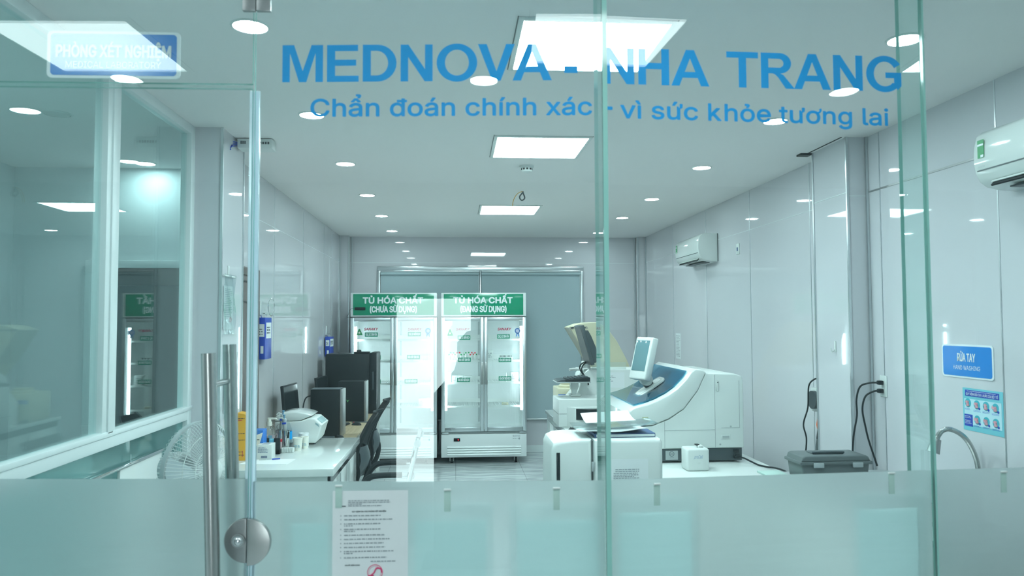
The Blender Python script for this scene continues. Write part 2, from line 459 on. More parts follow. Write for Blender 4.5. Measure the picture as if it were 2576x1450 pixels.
# ------------------------------------------------------------------ the room
XL, XR, YB, H = -1.55, 2.62, 10.35, 2.94
YG = 2.12
struct('floor', box(B(), -5, 5, -2.1, 10.6, -0.1, 0), floor_m)
struct('ceiling', box(B(), -5, 5, -2.1, 10.6, H, H+0.1), ceil_m)
bm = B(); box(bm, XR, XR+0.12, 1.9, YB+0.12, 0, H)
struct('wall_right', bm, wall_m)
bm = B(); box(bm, XL-0.12, XL, 5.04, YB+0.12, 0, H)
struct('wall_left', bm, wall_m)
bm = B(); box(bm, XL, XR, YB, YB+0.12, 0, H)
struct('wall_back', bm, wall_m)
# columns
struct('wall_column_left', box(B(), XL-0.06, -1.39, 4.59, 5.04, 0, H), wall_m)
struct('wall_column_right', box(B(), 2.485, XR, 4.60, 5.05, 0, H), wall_m)
struct('wall_corner_left', box(B(), XL, -1.425, 10.22, YB, 0, H), wall_m)
struct('wall_corner_right', box(B(), 2.505, XR, 10.22, YB, 0, H), wall_m)
# aluminium joint trims
TN = [0]
def trim(*boxes, m=alu):
    TN[0] += 1; b_ = B()
    for q in boxes: box(b_, *q)
    return struct('trim_%d' % TN[0], b_, m, smooth=False)
for y in (8.93, 7.72, 6.54, 5.39, 4.46, 3.45):
    trim((XR-0.002, XR+0.002, y-0.004, y+0.004, 0, H))
for y in (6.59, 7.82, 9.03, 9.62):
    trim((XL-0.002, XL+0.002, y-0.004, y+0.004, 0, H))
ZS = 2.585
trim((XR-0.003, XR+0.002, 2.2, 4.6, ZS-0.005, ZS+0.005), m=steel_d)
trim((XR-0.0015, XR+0.002, 5.05, 10.22, ZS-0.0015, ZS+0.0015), m=frame_w)
trim((XL-0.002, XL+0.0015, 5.04, 10.22, ZS-0.0015, ZS+0.0015), m=frame_w)
trim((-1.425, 2.505, YB-0.0015, YB+0.002, ZS-0.002, ZS+0.002), m=frame_w)
trim((2.483, 2.487, 4.6, 5.05, ZS-0.002, ZS+0.002), (2.487, XR, 4.5985, 4.602, 2.56, 2.564), m=frame_w)
for x, y in ((2.485, 4.60), (2.485, 5.05), (XR-0.008, 4.592), (-1.39, 4.59), (-1.39, 5.04), (-1.425, 10.22), (2.505, 10.22), (XR-0.008, 10.215), (XL+0.008, 10.215), (-1.40, YB-0.006), (2.49, YB-0.006)):
    trim((x-0.007, x+0.007, y-0.007, y+0.007, 0, H), m=alu)
trim((1.0, XR, YB-0.012, YB, 0, 0.09), m=frame_w)
trim((-0.3, 1.0, YB-0.012, YB, 0, 0.09), m=frame_w)

# adjoining room on the left, seen through the glazed partition
XP = -1.58
struct('wall_side_room_back', box(B(), -3.4, XP-0.05, 5.85, 5.95, 0, H), wallm2)
struct('wall_side_room_left', box(B(), -3.4, -3.28, 2.15, 5.85, 0, H), wallm2)
struct('wall_side_room_right', box(B(), XP-0.05, XP-0.031, 4.66, 5.85, 0, H), wallm2)
# corridor the camera stands in
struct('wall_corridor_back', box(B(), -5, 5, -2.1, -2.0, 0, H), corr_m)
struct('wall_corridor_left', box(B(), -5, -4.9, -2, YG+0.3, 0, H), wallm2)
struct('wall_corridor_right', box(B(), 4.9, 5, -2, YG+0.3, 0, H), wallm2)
bm = B(); box(bm, -0.70, -0.09, -2.0, -1.985, 0.47, 1.965)
d2 = struct('window_7', bm, day_m); d2['label'] = 'tall daylit window in the corridor, mirrored over the coolers'
bm = B()
for q in ((-0.74, -0.70, 0.43, 2.0), (-0.09, -0.05, 0.43, 2.0), (-0.70, -0.09, 1.965, 2.0), (-0.70, -0.09, 0.43, 0.47)): box(bm, q[0], q[1], -2.0, -1.96, q[2], q[3])
struct('window_frame', bm, frame_w, d2)

# door in the side room's back wall
bm = B()
for q in ((-2.66, -2.53, 0, 2.18), (-1.83, -1.70, 0, 2.18), (-2.53, -1.83, 2.05, 2.18), (-2.53, -1.83, 0, 0.12)): box(bm, q[0], q[1], 5.80, 5.85, q[2], q[3], 0.006)
dr = struct('door_3', bm, brown); dr['label'] = 'dark brown framed door in the side room with smoked glass'
struct('door_panel', box(B(), -2.53, -1.83, 5.825, 5.84, 0.12, 2.05), black_g, dr)
bm = B()
for q in ((-2.74, -2.66, 0, 2.24), (-1.70, -1.64, 0, 2.24), (-2.66, -1.70, 2.18, 2.24)): box(bm, q[0], q[1], 5.80, 5.85, q[2], q[3], 0.008)
struct('door_casing', bm, frame_w, dr)

# glazed partition: white aluminium frame in the left wall plane
bm = B()
box(bm, XP-0.03, XP+0.03, 2.2, 4.60, 1.207, 1.275, 0.004)
box(bm, XP-0.012, XP+0.038, 2.2, 4.60, 1.262, 1.285, 0.003)
box(bm, XP-0.03, XP+0.03, 2.2, 4.60, 2.885, H, 0.004)
box(bm, XP-0.03, XP+0.032, 4.53, 4.66, 0, H, 0.004)
box(bm, XP-0.03, XP+0.03, 3.47, 3.60, 1.275, 2.885, 0.004)
box(bm, XP-0.036, XP+0.038, 3.51, 3.56, 1.275, 2.885, 0.003)
box(bm, XP-0.03, XP+0.03, 2.2, 4.53, 0.0, 0.08, 0.004)
wn = struct('window_1', bm, frame_w); wn['label'] = 'white aluminium framed glass partition to the side room'
struct('glass_pane', box(B(), XP-0.004, XP+0.004, 2.2, 3.49, 1.27, 2.89), glass_win, wn)
struct('glass_pane', box(B(), XP-0.004, XP+0.004, 3.58, 4.54, 1.27, 2.89), glass_win, wn)
struct('lower_pane', box(B(), XP-0.004, XP+0.004, 2.2, 4.54, 0.07, 1.21), glass_low, wn)
bm = B(); box(bm, XP+0.006, XP+0.03, 3.15, 4.18, 1.088, 1.104, 0.003)
struct('rail', bm, chrome, wn)
struct('infill_panel', box(B(), XP+0.006, XP+0.022, 3.68, 4.18, 0.08, 1.086, 0.003), white_g, wn)
bm = B(); box(bm, XP+0.022, XP+0.026, 3.78, 3.786, 1.10, 1.14); struct('catch', bm, chrome, wn)

# brown door in the left wall
bm = B()
for q in ((5.08, 5.15, 0, 2.18), (5.95, 6.01, 0, 2.18), (5.15, 5.95, 2.12, 2.18)): box(bm, XL, XL+0.03, q[0], q[1], q[2], q[3], 0.006)
d1 = struct('door_1', bm, brown_l); d1['label'] = 'dark taupe wooden door in the left wall behind the glass fin'
struct('door_leaf', box(B(), XL, XL+0.018, 5.15, 5.95, 0.01, 2.12, 0.002), brown_l, d1)
bm = B(); box(bm, XL+0.018, XL+0.024, 5.16, 5.94, 1.92, 1.93); box(bm, XL+0.018, XL+0.024, 5.16, 5.94, 2.07, 2.08); struct('molding', bm, brown, d1)

# back window with roller blinds
bm = B()
for q in ((-1.06, 1.765, 2.475, 2.535), (-1.06, -1.015, 0.9, 2.475), (1.72, 1.765, 0.9, 2.475), (0.325, 0.35, 0.9, 2.475)): box(bm, q[0], q[1], YB-0.03, YB, q[2], q[3], 0.006)
w2 = struct('window_2', bm, alu); w2['label'] = 'wide window with chrome frame on the back wall'
for x0, x1, lb in ((-1.01, 0.322, 'grey roller blind over the window behind the two coolers, its left half'), (0.353, 1.715, 'grey roller blind over the window half beside the monitor on the bench')):
    t = thing('roller_blind', lb, 'blind', ((x0+x1)/2, YB-0.05, 0.45), 'roller blinds on the back window')
    obj('fabric', box(B(), x0, x1, YB-0.045, YB-0.041, 0.45, 2.42), blind_m, t)
    obj('roller_tube', cyl(B(), (x0, YB-0.05, 2.435), (x1, YB-0.05, 2.435), 0.026), blind_m, t)
    obj('cassette', box(B(), x0, x1, YB-0.075, YB-0.03, 2.455, 2.478, 0.005), alu, t)
    obj('hem_bar', cyl(B(), (x0, YB-0.043, 0.45), (x1, YB-0.043, 0.45), 0.012), alu, t)
    obj('chain', cyl(B(), (x1-0.006, YB-0.06, 1.3), (x1-0.006, YB-0.06, 2.44), 0.004, n=8), frame_w, t)

# ------------------------------------------------------------------ glass front
KX, KY, AN = 0.43, 2.12, math.radians(1.5)
CA, SA = math.cos(AN), math.sin(AN)
class Pane:
    def __init__(s, side):
        s.ux = Vector((CA, -SA, 0)) if side == 'L' else Vector((CA, SA, 0)); s.uy = Vector((0, 0, 1)); s.n = s.ux.cross(s.uy)  # n points to the corridor
        s.M = Matrix(((s.ux.x, s.n.x, 0, KX), (s.ux.y, s.n.y, 0, KY), (0, 0, 1, 0), (0, 0, 0, 1)))
    def p(s, a, z, off=0.0): return Vector((KX, KY, 0)) + s.ux*a + s.n*off + Vector((0, 0, z))
PL, PR = Pane('L'), Pane('R')
# in pane space x runs along the glass, y toward the corridor, z up; the glass spans y = -0.012 .. 0
def pane(P, a0, a1, z0, z1, name, film_z=None):
    t = bmesh.new(); box(t, a0, a1, -0.012, 0, z0, z1)
    for f in t.faces: f.material_index = 0 if abs(f.normal.y) > 0.9 else 1
    b_ = B(); merge(b_, t, P.M)
    o = struct(name, b_, [glass_p, edge_g], smooth=False)
    if film_z:
        b_ = B(); q = 0.004
        prism(b_, [(a0+q, 0.01), (a1-q, 0.01), (a1-q, film_z[1]), (a0+q, film_z[0])], 'y', -0.0135, -0.0125, M=P.M)
        struct('frosted_film', b_, film, o)
    return o
pd = pane(PL, -1.75, -1.000, 0.012, 2.426, 'door_4', (1.346, 1.336)); pd['label'] = 'frameless swinging glass door with frosted lower band'
pa = pane(PL, -0.994, -0.008, 0, H, 'window_3', (1.328, 1.318)); pa['label'] = 'fixed glass pane carrying the first half of the lettering'
pb = pane(PR, 0.004, 0.975, 0, H, 'window_4', (1.319, 1.324)); pb['label'] = 'fixed glass pane between the two right glass fins'
pc = pane(PR, 0.981, 2.25, 0, H, 'window_5', (1.324, 1.329)); pc['label'] = 'fixed glass pane beyond the right glass fin'
pt = pane(PL, -1.75, -1.000, 2.440, H, 'window_6'); pt['label'] = 'glass transom over the swinging door'
# glass fins standing behind the pane joints
def fin(P, a, z0, z1, lb, dp=0.152, tilt=0.0):
    t = bmesh.new(); box(t, a-0.006, a+0.006, -0.0136-dp, -0.0140, z0, z1)
    for f in t.faces: f.material_index = 0 if abs(f.normal.x) > 0.9 else 1
    b_ = B(); merge(b_, t, P.M @ Matrix.Translation((a, -0.0136, 0)) @ Matrix.Rotation(tilt, 4, 'Z') @ Matrix.Translation((-a, 0.0136, 0)))
    TN[0] += 1
    return struct('trim_%d' % TN[0], b_, [glass_fin, edge_g], smooth=False, label=lb)
b_ = B(); box(b_, -1.012, -0.9835, -0.020, -0.0128, 0.02, 2.424, 0.002, M=PL.M); box(b_, -1.0, -0.9835, -0.0225, -0.020, 0.02, 2.424, M=PL.M)
struct('edge_seal', b_, seal_m, pd)
fin(PL, 0.0, 0, H, 'glass fin crossing the middle of the lettering')
fin(PR, 0.980, 0, H, 'glass fin right of the lettering', 0.13, math.radians(4.5))
TN[0] += 1
b_ = B(); prism(b_, [(-0.008, -0.012), (0.006, -0.012), (0.006, 0.0005), (-0.008, 0.0005)], 'z', 0, H, M=PL.M); struct('trim_%d' % TN[0], b_, edge_g, smooth=False)
TN[0] += 1
b_ = B(); prism(b_, [(0.975, -0.012), (0.981, -0.012), (0.981, 0.0005), (0.975, 0.0005)], 'z', 0, H, M=PR.M); struct('trim_%d' % TN[0], b_, edge_g, smooth=False)

# door furniture (parts of the door / pane)
t_ = thing('pull_handle', 'long brushed steel pull handle, a tube on each face of the glass door', 'door handle', PL.p(-1.09, 0.75, 0.06))
lean = Matrix.Translation(PL.p(-1.09, 1.688)) @ Matrix.Rotation(math.radians(-1.9), 4, 'Y') @ Matrix.Translation(-PL.p(-1.09, 1.688))
def pin(a, z, off): return lean @ PL.p(a, z, off)
obj('front_tube', cyl(B(), pin(-1.090, 0.75, 0.062), pin(-1.090, 1.686, 0.062), 0.0188, n=28), steel, t_)
obj('rear_tube', cyl(B(), pin(-1.086, 0.75, -0.10), pin(-1.086, 1.705, -0.10), 0.0188, n=28), steel, t_)
for z in (0.85, 1.60):
    obj('standoff', cyl(B(), pin(-1.088, z, -0.10), pin(-1.09, z, 0.062), 0.009), chrome, t_)
# patch lock, one half on the door and one on the pane
t_ = thing('patch_lock', 'round brushed steel patch lock across the joint of door and pane', 'lock', PL.p(-0.997, 1.11))
def halfdisc(a, z, r, side, y0, y1):
    pts = [(a + r*math.cos(q), z + r*math.sin(q)) for q in [math.radians(90 + side*180*i/24) for i in range(25)]]
    b_ = B(); prism(b_, pts if side > 0 else pts[::-1], 'y', y0, y1, 0.002, M=PL.M); return b_
obj('door_half', halfdisc(-0.9985, 1.174, 0.060, 1, 0.0005, 0.014), steel_d, t_)
obj('pane_half', halfdisc(-0.9965, 1.170, 0.0635, -1, 0.0005, 0.016), steel, t_)
ot = obj('cylinder_collar', cyl(B(), PL.p(-1.018, 1.176, 0.014), PL.p(-1.018, 1.176, 0.022), 0.0185), steel, t_)
b_ = B(); cyl(b_, PL.p(-1.018, 1.176, 0.022), PL.p(-1.018, 1.176, 0.026), 0.0145); ball(b_, PL.p(-1.018, 1.176, 0.026), 0.0125, 1, 0.6, 1)
obj('key_cylinder', b_, chrome, ot)
t_ = thing('patch_fitting', 'square satin steel clamp at the top joint of transom and pane', 'glass clamp', PL.p(-0.988, 2.641))
b_ = B(); box(b_, -1.027, -0.9895, 0.0005, 0.016, 2.643, 2.76, 0.003, M=PL.M); obj('plate', b_, steel_d, t_)
b_ = B(); box(b_, -0.9885, -0.948, 0.0005, 0.016, 2.643, 2.76, 0.003, M=PL.M); obj('plate', b_, steel_d, t_)
# brass-less threshold seal between transom and door
TN[0] += 1
b_ = B(); prism(b_, [(-1.75, -0.010), (-1.0, -0.010), (-1.0, -0.002), (-1.75, -0.002)], 'z', 2.428, 2.438, M=PL.M); struct('trim_%d' % TN[0], b_, glass_fin, smooth=False)

# vinyl lettering on the inner face of the glass
def arc(cx, cz, rx, rz, a0, a1, n=14): return [(cx+rx*math.cos(math.radians(a0+(a1-a0)*i/n)), cz+rz*math.sin(math.radians(a0+(a1-a0)*i/n))) for i in range(n+1)]
def glyph(ch):
    """A bold capital as solid polygons and ring strips, in units of the capital height."""
    P, R = [], []
    st = lambda x0, x1, z0=0.0, z1=1.0: P.append([(x0, z0), (x1, z0), (x1, z1), (x0, z1)])
    if ch == 'M': P.append([(0, 0), (0, 1), (.285, 1), (.5, .30), (.715, 1), (1, 1), (1, 0), (.815, 0), (.815, .78), (.59, 0), (.41, 0), (.185, .78), (.185, 0)]); w_ = 1
    elif ch == 'E': P.append([(0, 0), (0, 1), (.765, 1), (.765, .835), (.2, .835), (.2, .60), (.72, .60), (.72, .435), (.2, .435), (.2, .165), (.785, .165), (.785, 0)]); w_ = .785
    elif ch == 'D':
        R.append(([(0, 0), (0, 1), (.37, 1)] + arc(.37, .5, .47, .5, 88, -88) + [(.37, 0)], [(.2, .165), (.2, .835), (.34, .835)] + arc(.34, .5, .29, .335, 88, -88) + [(.34, .165)], True)); w_ = .84
    elif ch == 'N': P.append([(0, 0), (0, 1), (.195, 1), (.61, .33), (.61, 1), (.80, 1), (.80, 0), (.60, 0), (.19, .66), (.19, 0)]); w_ = .80
    elif ch == 'O': R.append((arc(.51, .5, .51, .52, 0, 354, 44), arc(.51, .5, .30, .352, 0, 354, 44), True)); w_ = 1.02
    elif ch == 'V': P.append([(0, 1), (.22, 1), (.465, .26), (.71, 1), (.93, 1), (.57, 0), (.355, 0)]); w_ = .93
    elif ch == 'A':
        P.append([(0, 0), (.39, 1), (.4975, 1), (.4975, .77), (.215, 0)]); P.append([(.4975, 1), (.605, 1), (.995, 0), (.775, 0), (.4975, .77)]); P.append([(.295, .225), (.70, .225), (.635, .39), (.36, .39)]); w_ = .995
    elif ch == 'H': P.append([(0, 0), (0, 1), (.2, 1), (.2, .61), (.6, .61), (.6, 1), (.8, 1), (.8, 0), (.6, 0), (.6, .435), (.2, .435), (.2, 0)]); w_ = .80
    elif ch == 'T': P.append([(.32, 0), (.32, .83), (0, .83), (0, 1), (.84, 1), (.84, .83), (.52, .83), (.52, 0)]); w_ = .84
    elif ch == 'R':
        st(0, .2); R.append(([(.2, 1), (.5, 1)] + arc(.5, .71, .31, .29, 88, -88) + [(.2, .42)], [(.2, .835), (.48, .835)] + arc(.48, .71, .125, .125, 88, -88) + [(.2, .585)], False))
        P.append([(.28, .43), (.50, .43), (.60, .385), (.90, 0), (.66, 0), (.46, .31), (.37, .40)]); w_ = .88
    elif ch == 'G':
        R.append((arc(.51, .5, .51, .52, 33, 322, 44), arc(.51, .5, .30, .352, 30, 316, 44), False)); P.append([(.53, .385), (.53, .545), (.965, .545), (.965, .16), (.86, .05), (.765, .21), (.765, .385)]); w_ = .97
    else: P.append([(0, .27), (.40, .27), (.40, .46), (0, .46)]); w_ = .40
    return P, R, w_
def capitals(bm, word, P_, a0, a1, z0, z1, cap):
    gap = {('V', 'A'): -.06, ('T', 'R'): .07, ('R', 'A'): .0, ('A', 'N'): .07, ('H', 'A'): .05, ('O', 'V'): .02}
    x = 0; runs = []
    for k, ch in enumerate(word):
        if ch == ' ': x += .36; continue
        P, R, w_ = glyph(ch); runs.append((x, P, R)); x += w_ + gap.get((ch, word[k+1] if k+1 < len(word) else ''), .10)
    x -= .10; kx = (a1-a0)/x
    t = bmesh.new(); n = 0
    def V(q, x0): u = x0+q[0]; return t.verts.new((a0+u*kx, -0.0125 + 2e-5*(n % 5), z0+(z1-z0)*u/x + q[1]*cap))
    for x0, P, R in runs:
        for poly in P: t.faces.new([V(q, x0) for q in poly]); n += 1
        for o_, i_, closed in R:
            A = [V(q, x0) for q in o_]; D = [V(q, x0) for q in i_]
            for i in range(len(A) if closed else len(A)-1): t.faces.new((A[i], A[(i+1) % len(A)], D[(i+1) % len(D)], D[i]))
            n += 1
    bmesh.ops.recalc_face_normals(t, faces=t.faces)
    bmesh.ops.solidify(t, geom=list(t.faces), thickness=0.0004)
    merge(bm, t, P_.M)
b_ = B()
def lay(P, s, a0, a1, z0, z1, cap, bold, **k):
    u = (P.ux*(a1-a0) + P.uy*(z1-z0)); o = P.p(a0, z0, -0.0138)
    text(b_, s, o, u, P.uy, cap, u.length, bold, **k)
capitals(b_, 'MEDNOVA', PL, -0.921, -0.153, 2.449, 2.464, 0.107)
capitals(b_, '-', PL, -0.117, -0.078, 2.457, 2.457, 0.107)
capitals(b_, 'NHA TRANG', PR, -0.003, 0.914, 2.456, 2.456, 0.107)
tag(obj('glass_lettering', b_, sky, smooth=False), 'big sky blue capital letters running across the top of the glass front', 'lettering')
b_ = B()
lay(PL, 'Chẩn đoán chính xác', -0.840, -0.038, 2.352, 2.365, 0.049, 0.032)
lay(PR, '-', 0.004, 0.022, 2.361, 2.361, 0.055, 0.04)
lay(PR, 'vì sức khỏe tưong lai', 0.048, 0.868, 2.357, 2.353, 0.049, 0.032)
def wide(s_):
    cu = bpy.data.curves.new('t', 'FONT'); cu.body = s_
    if FONT: cu.font = FONT
    to = bpy.data.objects.new('t', cu); C.objects.link(to); bpy.context.view_layer.update(); r = to.dimensions.x
    bpy.data.objects.remove(to); bpy.data.curves.remove(cu); return r
xo = 0.048 + 0.82*wide('vì sức khỏe tưo')/wide('vì sức khỏe tưong lai')
tube(b_, [PR.p(xo-0.008, 2.385, -0.0131), PR.p(xo-0.001, 2.3875, -0.0131), PR.p(xo+0.003, 2.393, -0.0131), PR.p(xo+0.002, 2.398, -0.0131)], 0.0034, 6, 4)
tag(obj('glass_lettering', b_, sky, smooth=False), 'smaller light blue lowercase slogan below the big capitals on the glass', 'lettering')

# blue room sign on the transom
t_ = thing('door_sign', 'blue and white plastic room sign on the glass over the door', 'sign', PL.p(-1.39, 2.457))
Mx = PL.M @ Matrix.Translation((-1.390, 0, 2.523))
b_ = B(); prism(b_, rrect(0.366, 0.134, 0.014), 'y', -0.0195, -0.0155, M=Mx); obj('backing', b_, sign_w, t_)
b_ = B(); prism(b_, rrect(0.346, 0.118, 0.010), 'y', -0.0155, -0.0145, M=Mx); obj('face', b_, sign_b, t_)
b_ = B(); text(b_, 'PHÒNG XÉT NGHIỆM', PL.p(-1.390, 2.516, -0.0145), PL.ux, PL.uy, 0.033, 0.314, 0.05, 'C')
text(b_, 'MEDICAL LABORATORY', PL.p(-1.390, 2.485, -0.0145), PL.ux, PL.uy, 0.018, 0.262, 0.0, 'C')
obj('lettering', b_, sign_w, t_, smooth=False)

# house rules taped to the pane
t_ = thing('notice_sheet', 'typed white house rules sheet with red stamp taped to the frosted glass', 'notice', PL.p(-0.665, 1.02))
b_ = B(); box(b_, -0.769, -0.562, 0.0003, 0.0009, 1.006, 1.302, M=PL.M); obj('sheet', b_, paper_m, t_)
O = PL.p(-0.769, 1.302, 0.0009); U = dict(o=O, ux=PL.ux, uy=PL.uy)
b_ = B()
lines(b_, **U, x0=0.043, x1=0.165, ys=(-0.027, -0.032, -0.041), h=0.0022, seed=3)
lines(b_, **U, x0=0.043, x1=0.08, ys=(-0.0365,), h=0.0022, seed=4, ragged=0)
for i, (y, two) in enumerate(((-0.068, 0), (-0.0785, 0), (-0.090, 1), (-0.105, 1), (-0.121, 0), (-0.132, 0), (-0.143, 0), (-0.154, 0), (-0.165, 1), (-0.182, 0))):
    quad(b_, O, PL.ux, PL.uy, 0.022, 0.024, y-0.0013, y+0.0013)
    lines(b_, **U, x0=0.032, x1=0.172, ys=(y,), h=0.0026, seed=20+i, ragged=0.3)
    if two: lines(b_, **U, x0=0.032, x1=0.062, ys=(y-0.0055,), h=0.0026, seed=40+i)
lines(b_, **U, x0=0.105, x1=0.175, ys=(-0.193,), h=0.0024, seed=60, ragged=0)
obj('small_print', b_, ink_l, t_, smooth=False)
b_ = B(); text(b_, 'QUY ĐỊNH RA VÀO PHÒNG XÉT NGHIỆM', O + PL.ux*0.10 - PL.uy*0.0585, PL.ux, PL.uy, 0.0036, 0.093, 0.05, 'C')
text(b_, 'NGƯỜI BIÊN SOẠN', O + PL.ux*0.055 - PL.uy*0.204, PL.ux, PL.uy, 0.003, 0.04, 0.05, 'C')
ball(b_, PL.p(-0.757, 1.261, 0.0009), 0.0042, 0.85, 0.06, 1.1); ball(b_, PL.p(-0.757, 1.2655, 0.0009), 0.002, 0.8, 0.1, 2)
quad(b_, O, PL.ux, PL.uy, 0.017, 0.036, -0.043, -0.0405)
obj('heading', b_, ink, t_, smooth=False)
b_ = B()
for r, ww in ((0.0205, 0.0016), (0.0165, 0.0006)):
    pts = [PL.p(-0.652 + r*math.cos(q), 1.079 + r*math.sin(q), 0.0012) for q in [2*PI*i/40 for i in range(40)]]
    tube(b_, pts, ww*0.6, 5, 0, True)
tube(b_, [PL.p(-0.665, 1.070, 0.0012), PL.p(-0.655, 1.078, 0.0012), PL.p(-0.648, 1.090, 0.0012), PL.p(-0.636, 1.088, 0.0012), PL.p(-0.633, 1.078, 0.0012)], 0.0022, 6)
quad(b_, PL.p(-0.664, 1.069, 0.001), PL.ux, PL.uy, -0.006, 0.009, -0.003, 0.003)
obj('stamp', b_, stampm, t_, smooth=False)

# mint adhesive hooks along the frosted band and clear pockets hanging inside
hook_l = ['mint adhesive hook just above the corner of the typed sheet', 'mint adhesive hook, first to the right of the typed sheet', 'mint adhesive hook on the frosted glass, just left of the middle glass fin',
          'mint adhesive hook on the frosted glass, just right of the middle glass fin', 'mint adhesive hook under the grey toolbox, left of the right glass fin', 'mint adhesive hook under the gooseneck tap, right of the right glass fin']
for i, (P, a, z) in enumerate(((PL, -0.752, 1.318), (PL, -0.453, 1.303), (PL, -0.149, 1.303), (PR, 0.137, 1.309), (PR, 0.839, 1.323), (PR, 1.191, 1.318))):
    t_ = thing('adhesive_hook', hook_l[i], 'hook', P.p(a, z-0.062, 0.001), 'hooks along the frosted band')
    b_ = B(); box(b_, a-0.009, a+0.009, 0.0005, 0.003, z-0.062, z-0.002, 0.0008, M=P.M); obj('strip', b_, mint, t_)
    b_ = B(); box(b_, a-0.010, a+0.010, 0.0005, 0.007, z-0.004, z+0.001, 0.001, M=P.M); obj('lip', b_, white, t_)
pocket_l = ['clear pocket with pale sheet behind the frosted glass, left of the typed sheet', 'clear pocket with a pale sheet behind the frosted glass, right of the typed sheet',
            'clear pocket with a pale sheet behind the frosted glass, left of the middle fin', 'clear pocket with a pale sheet behind the frosted glass, right of the middle fin', 'clear pocket with a pale sheet behind the frosted glass, below the toolbox']
for i, (P, a0, a1, z) in enumerate(((PL, -0.885, -0.785, 1.21), (PL, -0.545, -0.345, 1.213), (PL, -0.258, -0.028, 1.209), (PR, 0.03, 0.243, 1.224), (PR, 0.745, 0.93, 1.214))):
    t_ = thing('document_pocket', pocket_l[i], 'document pocket', P.p((a0+a1)/2, 0.88, -0.02), 'document pockets behind the frosted glass')
    b_ = B(); box(b_, a0-0.02, a1+0.02, -0.024, -0.020, 0.86, z+0.05, 0.001, M=P.M); obj('sleeve', b_, clear_p, t_)
    b_ = B(); box(b_, a0, a1, -0.0188, -0.0178, 0.88, z, M=P.M); obj('sheet', b_, thin_paper, t_)

# ------------------------------------------------------------------ ceiling fittings
def downlight(loc, lb, group, r=0.066, lit=True):
    t = thing('downlight', lb, 'ceiling light', (loc[0], loc[1], H), group)
    lathe_c = (loc[0], loc[1], H)
    obj('bezel', lathe(B(), [(r+0.010, 0.0), (r+0.009, -0.004), (r, -0.006), (r, -0.001)], lathe_c, 36), white, t)
    obj('diffuser', lathe(B(), [(0.0, -0.004), (r*0.97, -0.004), (r, -0.002), (r, 0.0)], lathe_c, 36), lamp_s if lit else white_d, t)
ordn = ['nearest the glass front', 'second from the glass front', 'third from the glass front', 'fourth from the glass front', 'fifth from the glass front', 'nearest the back wall']
for i, y in enumerate((3.0, 4.28, 5.59, 6.96, 8.31, 9.67)):
    downlight((-0.808, y), 'round recessed downlight in the left row of the lab, ' + ordn[i], 'downlights of the lab')
for i, y in enumerate((2.97, 4.25, 5.58, 7.05, 8.34, 9.77)):
    downlight((1.87, y), 'round recessed downlight in the right row of the lab, ' + ordn[i], 'downlights of the lab')
downlight((-2.214, 4.34), 'round unlit downlight of the side room, nearer the glass front', 'downlights of the side room', lit=False)
downlight((-2.262, 5.66), 'round downlight of the side room, close to its back wall', 'downlights of the side room')
for x, lb in ((-1.65, 'round corridor downlight mirrored in the glass above the brown door'), (0.06, 'round corridor downlight mirrored in the middle of the lettering'), (2.06, 'round corridor downlight mirrored at the right end of the lettering')):
    downlight((x, 0.66), lb, 'downlights of the corridor')
def panel(x0, x1, y0, y1, lb, group, glow=None):
    t = thing('panel_light', lb, 'ceiling light', ((x0+x1)/2, (y0+y1)/2, H), group)
    b_ = B(); e = 0.022
    for q in ((x0-e, x0, y0-e, y1+e), (x1, x1+e, y0-e, y1+e), (x0, x1, y0-e, y0), (x0, x1, y1, y1+e)): box(b_, q[0], q[1], q[2], q[3], H-0.010, H, 0.002)
    obj('frame', b_, white, t)
    obj('diffuser', box(B(), x0, x1, y0, y1, H-0.006, H-0.001), glow or lamp_p, t)
    e2 = e+0.004
    for q in ((x0-e2, x0-e, y0-e2, y1+e2), (x1+e, x1+e2, y0-e2, y1+e2)):
        obj('shadow_gap', box(B(), q[0], q[1], q[2], q[3], H-0.002, H), dgrey, t)
panel(0.265, 0.845, 2.86, 3.42, 'square ceiling light panel behind the big blue letters', 'panel lights of the lab')
panel(0.265, 0.845, 4.70, 5.28, 'square ceiling light panel between the lettering and the smoke detector', 'panel lights of the lab')
panel(0.265, 0.845, 7.51, 8.10, 'square ceiling light panel beyond the hanging cable loop', 'panel lights of the lab')
panel(-1.87, -1.31, 0.80, 1.37, 'square corridor ceiling panel mirrored over the blue room sign', 'panel lights of the corridor', lamp_c)
panel(0.27, 0.93, 0.93, 1.46, 'square corridor ceiling panel mirrored over the middle of the lettering', 'panel lights of the corridor', lamp_c)
panel(3.75, 4.33, 0.93, 1.46, 'added unseen ceiling panel at the right end of the corridor', 'panel lights of the corridor', lamp_p)  # added out of view to brighten the lettering on the glass
panel(-4.0, -3.42, 0.80, 1.37, 'added unseen ceiling panel at the left end of the corridor', 'panel lights of the corridor', lamp_p)  # also added out of view, for more light on the glass front
panel(-2.9, -2.32, 2.35, 2.93, 'added unseen ceiling panel of the side room, near the glass front', 'added panel lights of the side room', fill_r)  # unseen panel added to lift the light in the side room
trim((2.452, 2.458, 4.60, 5.08, H-0.004, H), (2.405, 2.485, 5.06, 5.13, H-0.012, H), m=black)
